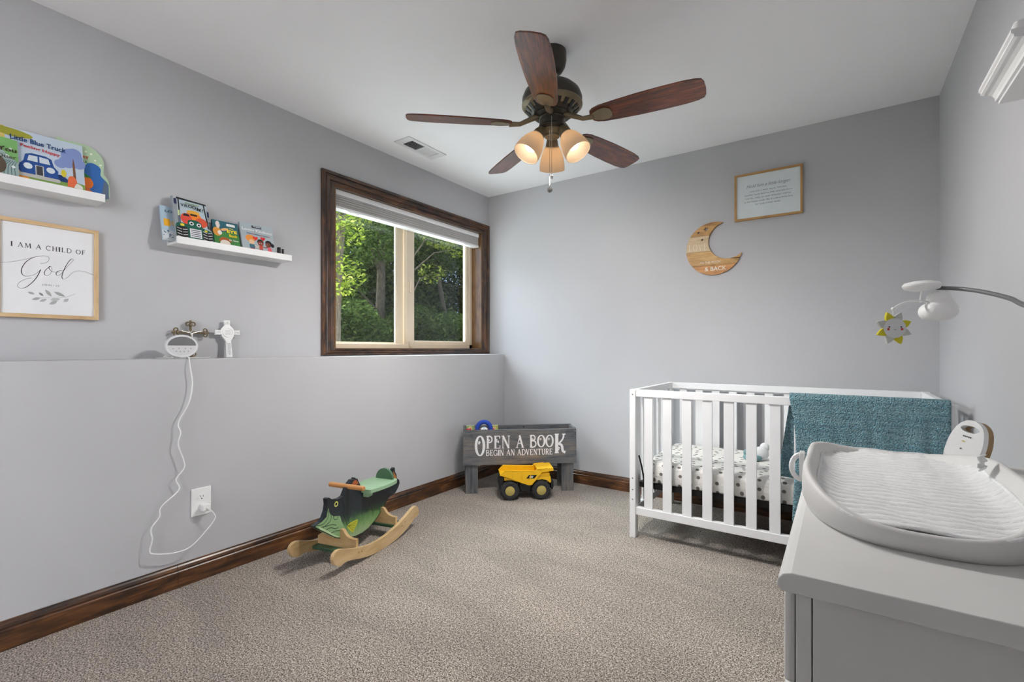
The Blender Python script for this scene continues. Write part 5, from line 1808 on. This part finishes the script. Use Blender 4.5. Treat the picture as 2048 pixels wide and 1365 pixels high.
m.box(0.040, L - 0.040, D - 0.072, D - 0.050, zf, zf + 0.030)
m.box(0.040, 0.062, 0.072, D - 0.072, zf, zf + 0.030)
m.box(L - 0.062, L - 0.040, 0.072, D - 0.072, zf, zf + 0.030)
for i in range(9):
    x = 0.12 + i * 0.14
    m.box(x, x + 0.03, 0.072, D - 0.072, zf + 0.018, zf + 0.024)
m.build('mattress_support', M_BLACKMETAL, cb)
m = MB()
m.tube(smooth_path([(0.040, 0.040, 0.460), (0.048, 0.040, 0.430), (0.056, 0.045, 0.390), (0.064, 0.052, 0.330), (0.066, 0.055, 0.300)], 4), 0.005, 8)
m.build('support_hook', M_BLACKMETAL, cb, smooth=True)

k = NT('dotted_sheet')
tc = k.n('ShaderNodeTexCoord')
sx = k.n('ShaderNodeSeparateXYZ')
k.l(tc.outputs['Object'], sx.inputs[0])
cb_ = k.n('ShaderNodeCombineXYZ')
k.l(sx.outputs['X'], cb_.inputs[0])
k.l(k.math('ADD', sx.outputs['Y'], sx.outputs['Z']), cb_.inputs[1])
vo = k.n('ShaderNodeTexVoronoi', voronoi_dimensions='2D', i_Scale=20.0, i_Randomness=0.5)
k.l(cb_.outputs[0], vo.inputs['Vector'])
dot = k.ramp(vo.outputs['Distance'], [(0.0, rgb(104, 100, 96)), (0.17, rgb(116, 110, 104)), (0.21, rgb(226, 224, 220)), (1.0, rgb(228, 226, 222))])
k.l(dot, k.b.inputs['Base Color'])
k.b.inputs['Roughness'].default_value = 0.9
k.bump(k.noise(k.coord((1, 3, 2)), 9, 4, 0.6), 0.5, 0.02)
M_DOT = k.m
mt = thing('crib_mattress', 'crib mattress in a white sheet with grey dots', 'mattress', (CX0 + 0.05, CY0 + 0.053, 0.3085), 0)
ML, MD, MH = L - 0.10, D - 0.106, 0.122
nx, ny = 60, 34
m = MB()


def mat_pt(i, j):
    # closed loop in section: bottom -> side -> top -> side ; i along x
    t = j / (ny * 2)
    return None


rs = 0.035
sec = []
for cx, cz, a0_ in ((MD - rs, MH - rs, 0), (rs, MH - rs, 90), (0.012, 0.012, 180), (MD - 0.012, 0.012, 270)):
    rr_ = rs if a0_ < 180 else 0.012
    for q in range(6):
        an = math.radians(a0_ + 90 * q / 5)
        sec.append((cx + rr_ * math.cos(an), cz + rr_ * math.sin(an)))
# densify top and sides
dense = []
for i in range(len(sec)):
    p, q = sec[i], sec[(i + 1) % len(sec)]
    n = max(1, int(math.hypot(p[0] - q[0], p[1] - q[1]) / 0.03))
    for s_ in range(n):
        dense.append((p[0] + (q[0] - p[0]) * s_ / n, p[1] + (q[1] - p[1]) * s_ / n))
rnd = random.Random(4)
wr = [(rnd.uniform(0, ML), rnd.uniform(0.03, 0.10), rnd.uniform(-0.5, 0.5), rnd.uniform(0.002, 0.005)) for _ in range(26)]


def mpt(i, j):
    u = i / (nx - 1)
    x = ML * u
    e = min(x, ML - x)
    pull = 0.0
    if e < 0.035:
        pull = 0.035 - math.sqrt(max(0, 0.035 ** 2 - (0.035 - e) ** 2))
    y, z = dense[j % len(dense)]
    cy_, cz_ = MD / 2, MH / 2
    f = 1 - pull / cy_
    y = cy_ + (y - cy_) * f
    z = max(0.0, cz_ + (z - cz_) * (1 - pull / cz_ * 0.9))
    if y < 0.06:
        for (wx, wz, sl, am) in wr:
            dd = abs((x - wx) * 0.35 + (z - wz) * (1 + sl))
            if dd < 0.03 and abs(x - wx) < 0.16:
                y -= am * math.cos(dd / 0.03 * PI / 2) * math.cos((x - wx) / 0.16 * PI / 2)
    return (x, y, z)


nd = len(dense)
m.grid(nx, nd + 1, mpt)
b = len(m.v)
m.f.append(tuple(range(0, nd)))
m.mi.append(0)
m.f.append(tuple((nx - 1) * (nd + 1) + q for q in range(nd)))
m.mi.append(0)
m.build('fitted_sheet', M_DOT, mt, smooth=True, ang=60)

pt = thing('plush_toy', 'small white and teal plush lying on the crib mattress', 'plush toy', (-0.395, 3.02, 0.4305), 0.5)
M_PW = plain('white_plush', rgb(232, 234, 236), 0.95, grain=0.6, gscale=160)
M_PT = plain('teal_plush', rgb(120, 156, 160), 0.95, grain=0.6, gscale=160)
m = MB()
m.ball((0.03, 0.01, 0.040), (0.045, 0.030, 0.040), 16, 10)
m.ball((0.055, 0.015, 0.075), (0.026, 0.022, 0.026), 14, 10)
m.build('body', M_PW, pt, smooth=True)
m = MB()
m.ball((-0.035, 0, 0.020), (0.034, 0.028, 0.020), 14, 8)
m.ball((-0.050, 0.01, 0.045), (0.014, 0.014, 0.018), 12, 8)
m.ball((0.0, -0.015, 0.018), (0.030, 0.014, 0.016), 12, 8)
m.build('blanket_end', M_PT, pt, smooth=True)

# ================================================================== towel over the crib front rail
k = NT('teal_terry_cloth')
v = k.coord()
vo = k.n('ShaderNodeTexVoronoi', i_Scale=190.0)
k.l(v, vo.inputs['Vector'])
bandn = k.noise(k.coord((0.6, 1, 14)), 5, 3, 0.6)
c = k.ramp(k.math('ADD', k.math('MULTIPLY', vo.outputs['Distance'], 0.5), k.math('MULTIPLY', bandn, 0.55)), [(0.25, rgb(178, 216, 222)), (0.45, rgb(140, 188, 200)), (0.7, rgb(94, 148, 168))])
k.l(c, k.b.inputs['Base Color'])
k.b.inputs['Roughness'].default_value = 0.95
k.b.inputs['Sheen Weight'].default_value = 0.3
hh = k.math('ADD', k.math('MULTIPLY', vo.outputs['Distance'], -1.0), k.math('MULTIPLY', bandn, 2.2))
k.bump(hh, 1.0, 0.016)
M_TERRY = k.m
tw = thing('towel', 'teal terry towel hung over the front rail of the crib', 'towel', (0.085, CY0, CZ), 0)
yr0, yr1 = CY0 + 0.006, CY0 + 0.039
path = []
for i in range(26):
    path.append(('in', yr1 + 0.012 + 0.010 * (1 - i / 25), 0.440 + (CZ + 0.001 - 0.440) * i / 25))
for i in range(1, 8):
    an = PI * i / 8
    path.append(('top', (yr0 + yr1) / 2 + (0.0285) * math.cos(an), CZ + 0.002 + 0.014 * math.sin(an)))
for i in range(36):
    path.append(('out', yr0 - 0.012 - 0.012 * (i / 35), CZ + 0.001 - (CZ - 0.262) * i / 35))
NX = 70


def towel_pt(i, j):
    u = i / (NX - 1)
    side_, y, z = path[j]
    d = max(0.0, CZ - z)
    left = -0.198 - (0.055 * d / 0.4 if side_ == 'in' else 0) + (0.028 * math.sin(min(1, d / 0.25) * PI / 2) - 0.045 * max(0, d - 0.25) if side_ == 'out' else 0)
    right = 0.372 - 0.01 * d
    x = left + (right - left) * u
    wv = 0.010 * d * 2.2 * math.sin(u * 17 + 0.6) + 0.006 * d * 2 * math.sin(u * 37 + 2)
    y2 = y + (-abs(wv) - wv * 0.3 if side_ == 'out' else abs(wv) * 0.8 if side_ == 'in' else 0)
    return (x, y2, z + 0.003 * math.sin(u * 23) * (1 if side_ != 'top' else 0))


MB().grid(NX, len(path), towel_pt).build('cloth', M_TERRY, tw, smooth=True, solid=0.010, world=True, ang=80)

# ================================================================== dresser
DX0, DX1, DY0, DY1, DZ = -0.073, XR - 0.018, 0.755, 1.760, 0.760
M_DRES = plain('warm_grey_paint', rgb(214, 213, 211), 0.5, grain=0.03)
ds = thing('dresser', 'light grey painted dresser against the right wall', 'dresser', (DX0, DY0, 0), 0)
top = [(DX0, DZ - 0.020), (DX0 + 0.002, DZ - 0.011), (DX0 + 0.008, DZ - 0.003), (DX0 + 0.018, DZ), (DX1, DZ), (DX1, DZ - 0.028), (DX0 + 0.006, DZ - 0.028)]
MB().prism(top, DY0, DY1).build('top', M_DRES, ds, 0.0015, world=True)
bx0, by0, by1 = DX0 + 0.022, DY0 + 0.022, DY1 - 0.022
box('corner_post', M_DRES, ds, bx0, bx0 + 0.0185, by0, by0 + 0.02, 0.0, DZ - 0.0285, 0.001, world=True)
box('corner_post', M_DRES, ds, bx0, bx0 + 0.0185, by1 - 0.02, by1, 0.0, DZ - 0.0285, 0.001, world=True)
box('side_panel', M_DRES, ds, bx0 + 0.0198, DX1 - 0.002, by0 + 0.001, by0 + 0.018, 0.02, DZ - 0.0285, 0.001, world=True)
box('side_panel', M_DRES, ds, bx0 + 0.0198, DX1 - 0.002, by1 - 0.018, by1 - 0.001, 0.02, DZ - 0.0285, 0.001, world=True)
box('back_panel', M_DRES, ds, DX1 - 0.012, DX1 - 0.003, by0 + 0.0185, by1 - 0.0185, 0.02, DZ - 0.0285, world=True)
box('carcass', plain('dark_gap', rgb(60, 58, 56), 0.8), ds, bx0 + 0.004, bx0 + 0.016, by0 + 0.021, by1 - 0.021, 0.03, DZ - 0.0285, world=True)
zz = DZ - 0.036
for hgt_ in (0.130, 0.165, 0.165, 0.170):
    dr = box('drawer', M_DRES, ds, bx0 - 0.015, bx0 - 0.0005, by0 + 0.001, by1 - 0.001, zz - hgt_, zz, 0.006, world=True)
    zz -= hgt_ + 0.006

# ================================================================== changing pad with quilted liner
cp_ = thing('changing_pad', 'grey moulded changing pad with raised rim on the dresser', 'changing pad', (0.108, 1.285, DZ + 0.0005), 0)
M_FOAM = plain('pale_grey_foam', rgb(214, 212, 210), 0.55, grain=0.05, gscale=200)


def pad_out(a, kx=1.0, ky=1.0):
    """superellipse with a slight waist; long axis along y"""
    c, s = math.cos(a), math.sin(a)
    n = 2.7
    x = 0.180 * kx * math.copysign(abs(c) ** (2 / n), c)
    y = 0.360 * ky * math.copysign(abs(s) ** (2 / n), s)
    waist = 1 - 0.04 * math.exp(-(y / 0.13) ** 2)
    return x * waist, y


def rim_h(a):
    return 0.031 + 0.042 * abs(math.cos(a)) ** 2.0


NA = 96
rings = [(0.965, 0.0, 0), (1.0, 0.25, 0), (1.0, 0.60, 0), (0.992, 0.86, 0), (0.972, 0.98, 0), (0.945, 1.0, 0), (0.915, 0.96, 0), (0.885, 0.82, 0), (0.85, 0.64, 0), (0.81, 0.52, 0), (0.76, 0.0, 1), (0.35, 0.0, 1), (0.0, 0.0, 1)]


def pad_pt(i, j):
    a_ = 2 * PI * i / NA
    s_, hf, flat_ = rings[j]
    dx = 0.180 * (1 - s_)
    ox, oy = pad_out(a_)
    r_ = math.hypot(ox, oy) or 1
    # inset by an even distance near the rim, scale further in
    if s_ >= 0.80:
        ins = dx * 1.0
        x, y = ox * (1 - ins / 0.180), oy * (1 - ins / 0.360)
    else:
        x, y = ox * s_, oy * (s_ + 0.11 * s_)
    z = (max(rim_h(a_) * hf, 0.018) if s_ < 0.93 else rim_h(a_) * hf) if not flat_ else 0.018
    return (x, y, z)


m = MB()
m.grid(NA, len(rings), pad_pt, close_u=True)
m.build('foam', M_FOAM, cp_, smooth=True, ang=70)
for sx_, yk_ in ((-1, -0.045), (1, 0.02)):
    m = MB()
    cx = 0.176 * sx_
    if sx_ < 0:
        m.tube([(cx - 0.002 - 0.020 * math.sin(q), yk_ + 0.000 + 0.020 * math.cos(q) * 0.4, 0.044 + 0.026 * math.cos(q)) for q in [PI * i / 12 for i in range(13)]], 0.0055, 8)
        m.build('belt_loop', M_PLASTIC, cp_, smooth=True)
        m = MB()
        m.prism(ell(yk_, 0.046, 0.016, 0.034, 24), cx - 0.006, cx + 0.004, plane='yz')
        m.build('belt_clip', M_PLASTIC, cp_, 0.002)
    else:
        m.grid(8, 5, lambda i, j: (cx - 0.050 + 0.003 * math.sin(i * 1.9) + 0.004 * j, yk_ + 0.018 * (j - 2) / 2 + 0.06, 0.056 + 0.0045 * i + 0.002 * math.sin(i * 2.5)))
        m.build('belt_end', M_WHITE, cp_, solid=0.003, smooth=True)

ln = thing('quilted_liner', 'white quilted cotton liner lying in the changing pad', 'pad liner', (0.108, 1.285, DZ + 0.020), 0)
k = NT('white_quilted_cotton')
k.l(k.ramp(k.noise(k.coord((1, 3, 1)), 60, 4), [(0.3, rgb(236, 236, 236)), (0.7, rgb(250, 250, 250))]), k.b.inputs['Base Color'])
k.b.inputs['Roughness'].default_value = 0.95
k.bump(k.noise(k.coord((1, 2.6, 1)), 150, 4, 0.7), 0.55, 0.006)
M_QUILT = k.m
NU, NV = 90, 170


def liner_pt(i, j):
    u, v_ = 2 * i / (NU - 1) - 1, 2 * j / (NV - 1) - 1
    # rounded rectangle map
    e = 7.0
    k1 = (1 - abs(v_) ** e * 0.22)
    k2 = (1 - abs(u) ** e * 0.10)
    x, y = 0.146 * u * k1, 0.338 * v_ * k2
    lx, ly = x / 0.050, (y + 0.004 * math.sin(x * 40)) / 0.027
    puff = 0.0050 * (0.70 + 0.30 * abs(math.sin(PI * (lx + 0.5))) ** 0.6) * (abs(math.sin(PI * ly)) ** 0.7)
    edge = max(abs(u), abs(v_))
    lift = 0.020 * max(0, abs(u) - 0.70) ** 1.5 * 6 * (1 - 0.6 * abs(v_) ** 3) + 0.007 * max(0, abs(v_) - 0.93) / 0.07
    if edge > 0.965:
        puff = 0.003
    return (x, y, 0.0015 + puff + lift + 0.0012 * math.sin(x * 60 + y * 31))


MB().grid(NU, NV, liner_pt).build('quilt', M_QUILT, ln, smooth=True, solid=0.004, ang=80)
bd = [liner_pt(i, 0) for i in range(0, NU, 3)] + [liner_pt(NU - 1, j) for j in range(0, NV, 3)] + [liner_pt(i, NV - 1) for i in range(NU - 1, -1, -3)] + [liner_pt(0, j) for j in range(NV - 1, -1, -3)]
MB().tube([(p[0], p[1], p[2] + 0.001) for p in bd] + [(bd[0][0], bd[0][1], bd[0][2] + 0.001)], 0.0032, 8).build('binding', M_QUILT, ln, smooth=True)

# ================================================================== baby monitor
bmn = thing('baby_monitor', 'rounded white and tan baby monitor standing behind the changing pad', 'monitor', (0.262, 1.705, DZ), math.radians(-42), -0.22, ry=math.radians(10))
mo_o = sp2([(-0.034, 0.0), (-0.039, 0.03), (-0.038, 0.07), (-0.028, 0.104), (-0.010, 0.120), (0.010, 0.120), (0.028, 0.104), (0.038, 0.07), (0.039, 0.03), (0.034, 0.0)], 5)
hole = list(reversed(ell(0.0, 0.098, 0.021, 0.009, 20)))
MB().prism(mo_o, -0.016, 0.002, holes=[hole]).build('front_shell', M_PLASTIC, bmn, 0.003)
MB().prism([(p[0] * 1.0, p[1]) for p in mo_o], 0.0025, 0.022, holes=[hole]).build('rear_shell', plain('tan_plastic', rgb(156, 124, 78), 0.4), bmn, 0.003)
a = Art(-0.0164)
a.line(arc(0, 0.022, 0.036, 0.012, 180, 360, 20), 0.001, (200, 200, 200))
for i in range(5):
    a.disc(-0.008 + i * 0.004, 0.078, 0.0016, (90, 90, 94), 0.002)
a.disc(-0.004, 0.064, 0.004, (206, 190, 120), 0.0018)
a.disc(-0.004, 0.044, 0.0022, (120, 120, 124))
a.build('markings', bmn)

# ================================================================== crib mobile on a curved arm
mb_ = thing('baby_mobile', 'white baby mobile with cloud and smiling sun on a grey arm', 'mobile', (0.396, 1.380, DZ), 0)
M_GREYARM = plain('grey_plastic', rgb(112, 112, 114), 0.4)
arm_pts = smooth_path([(0.396, 1.380, DZ + 0.02), (0.400, 1.380, 0.92), (0.398, 1.400, 1.05), (0.392, 1.450, 1.125), (0.373, 1.677, 1.175), (0.364, 1.760, 1.200), (0.329, 1.841, 1.227), (0.291, 1.898, 1.244), (0.240, 1.928, 1.254)], 6)
m = MB()
m.tube(arm_pts, 0.0060, 12)
m.build('arm', M_GREYARM, mb_, smooth=True, world=True)
m = MB()
m.lathe([(0.0, 0.0), (0.026, 0.0), (0.030, 0.006), (0.026, 0.022), (0.014, 0.034), (0.010, 0.05), (0.0, 0.05)], 28, Matrix.Translation((0.396, 1.380, DZ)))
m.build('base_clamp', M_PLASTIC, mb_, smooth=True, world=True)
hub = Vector((0.2049, 1.9016, 1.2598))
m = MB()
m.lathe([(0.0, -0.0165), (0.025, -0.0155), (0.042, -0.010), (0.0478, -0.001), (0.0466, 0.001), (0.0478, 0.002), (0.042, 0.009), (0.024, 0.0135), (0.0, 0.0145)], 40, Matrix.Translation(hub))
m.build('music_hub', M_PLASTIC, mb_, smooth=True, world=True)
rgt = Vector((0.8237, 0.567, 0))
upv = Vector((0, 0, 1))
hp = hub - rgt * 0.0046 - upv * 0.0456
le = hub - rgt * 0.0870 - upv * 0.0706
sc_ = hub - rgt * 0.0858 - upv * 0.1290
m = MB()
m.tube([tuple(hub - upv * 0.014), tuple(hp)], 0.0024, 8)
m.tube(smooth_path([hp + rgt * 0.050 - upv * 0.012, hp + rgt * 0.022 - upv * 0.003, hp, hp - rgt * 0.034 - upv * 0.003, hp - rgt * 0.062 - upv * 0.012, le], 5), 0.0036, 10)
m.ball(tuple(hp), 0.0056, 12, 8)
m.ball(tuple(le), 0.0056, 12, 8)
m.build('cross_arm', M_PLASTIC, mb_, smooth=True, world=True)
m = MB()
m.tube([tuple(le), tuple(sc_ + upv * 0.026)], 0.0018, 8)
m.build('sun_link', M_PLASTIC, mb_, smooth=True, world=True)
# cloud: one puffy solid from overlapping lobes
cc = hub + rgt * 0.0385 - upv * 0.0655 + Vector((0.567, -0.8237, 0)) * 0.010
bmc = bmesh.new()
fwd = Vector((-0.567, 0.8237, 0))
for (dx, dz, rr_) in ((-0.018, -0.014, 0.027), (0.016, -0.009, 0.033), (0.004, 0.025, 0.025), (0.0, -0.010, 0.031)):
    for dy in (-0.008, 0.008):
        bmesh.ops.create_icosphere(bmc, subdivisions=3, radius=rr_, matrix=Matrix.Translation(cc + rgt * dx + fwd * dy + Vector((0, 0, dz))))
me = bpy.data.meshes.new('cloud')
bmc.to_mesh(me)
bmc.free()
tmp = bpy.data.objects.new('cloud', me)
COL.objects.link(tmp)
md = tmp.modifiers.new('r', 'REMESH')
md.mode = 'VOXEL'
md.voxel_size = 0.0035
md2 = tmp.modifiers.new('s', 'SMOOTH')
md2.iterations = 5
me2 = bpy.data.meshes.new_from_object(tmp.evaluated_get(bpy.context.evaluated_depsgraph_get()))
bpy.data.objects.remove(tmp)
me2.name = 'cloud'
me2.transform(RM[mb_.name].inverted())
me2.materials.clear()
me2.materials.append(M_PLASTIC)
me2.polygons.foreach_set('use_smooth', [True] * len(me2.polygons))
cl = bpy.data.objects.new('cloud', me2)
COL.objects.link(cl)
cl.parent = mb_
# sun: disc face with eight petals, turned to the camera side
SM = Matrix.Translation(RM[mb_.name].inverted() @ sc_) @ Matrix.Rotation(math.radians(34.5), 4, 'Z') @ Matrix.Scale(0.84, 4)


def sun_part(mbx, name, mat, parent, **kw):
    mbx.v = [tuple(SM @ Vector(p)) for p in mbx.v]
    return mbx.build(name, mat, parent, **kw)


m = MB()
m.prism(ell(0, 0, 0.040, 0.0355, 40), -0.007, 0.007)
sf_ = sun_part(m, 'sun_face', plain('light_grey_plush', rgb(206, 206, 208), 0.7), mb_, bevel=0.004)
M_SY, M_SG = plain('yellow_felt', rgb(200, 190, 40), 0.8), plain('grey_felt', rgb(186, 188, 184), 0.8)
for i in range(8):
    an = math.radians(22.5 + 45 * i)
    c_, s_ = math.cos(an), math.sin(an)
    pts = sp2([(0.032, -0.015), (0.048, -0.012), (0.063, -0.002), (0.066, 0.0), (0.063, 0.003), (0.048, 0.013), (0.032, 0.015)], 3)
    m = MB()
    m.prism([(p[0] * c_ - p[1] * s_, (p[0] * s_ + p[1] * c_) * 0.93) for p in pts], -0.0045, 0.0045)
    sun_part(m, 'petal', M_SY if i in (0, 2, 4, 6) else M_SG, mb_, bevel=0.0015)
m = MB()
for x in (-0.021, 0.022):
    m.prism(ell(x, 0.004, 0.0028, n=12), -0.0078, -0.0070)
m.ribbon(arc(0.0, -0.002, 0.0045, 0.004, 200, 340, 10), 0.0012, -0.0074)
sun_part(m, 'eyes_and_mouth', M_BLACK, sf_)
m = MB()
for x in (-0.024, 0.025):
    m.prism(ell(x, -0.004, 0.0044, n=14), -0.0077, -0.0070)
sun_part(m, 'cheeks', plain('rosy_felt', rgb(190, 60, 56), 0.8), sf_)

# ================================================================== small moulded shelf on the right wall
rs_ = thing('moulded_shelf', 'white crown-moulded wall shelf high on the right wall', 'shelf', (XR, 1.420, 1.690), 0)
prof = [(XR, 1.740), (0.296, 1.740), (0.296, 1.732), (0.300, 1.729), (0.300, 1.724), (0.306, 1.721), (0.313, 1.720), (0.321, 1.716), (0.326, 1.708), (0.327, 1.700), (0.333, 1.699), (0.333, 1.692), (XR, 1.692)]
MB().prism(prof, 1.420, 1.705).build('board', M_WHITE, rs_, world=True)
fg = thing('shelf_ornament', 'small white rounded ornament on the moulded shelf', 'ornament', (0.326, 1.500, 1.740), 0)
MB().lathe([(0.0, 0.0), (0.012, 0.0), (0.013, 0.004), (0.013, 0.040), (0.009, 0.050), (0.0, 0.053)], 20).build('body', M_PLASTIC, fg, smooth=True)
MB().lathe([(0.0132, 0.002), (0.0138, 0.003), (0.0138, 0.007), (0.0132, 0.008)], 20, cap=False).build('base_band', M_BLACK, fg, smooth=True)
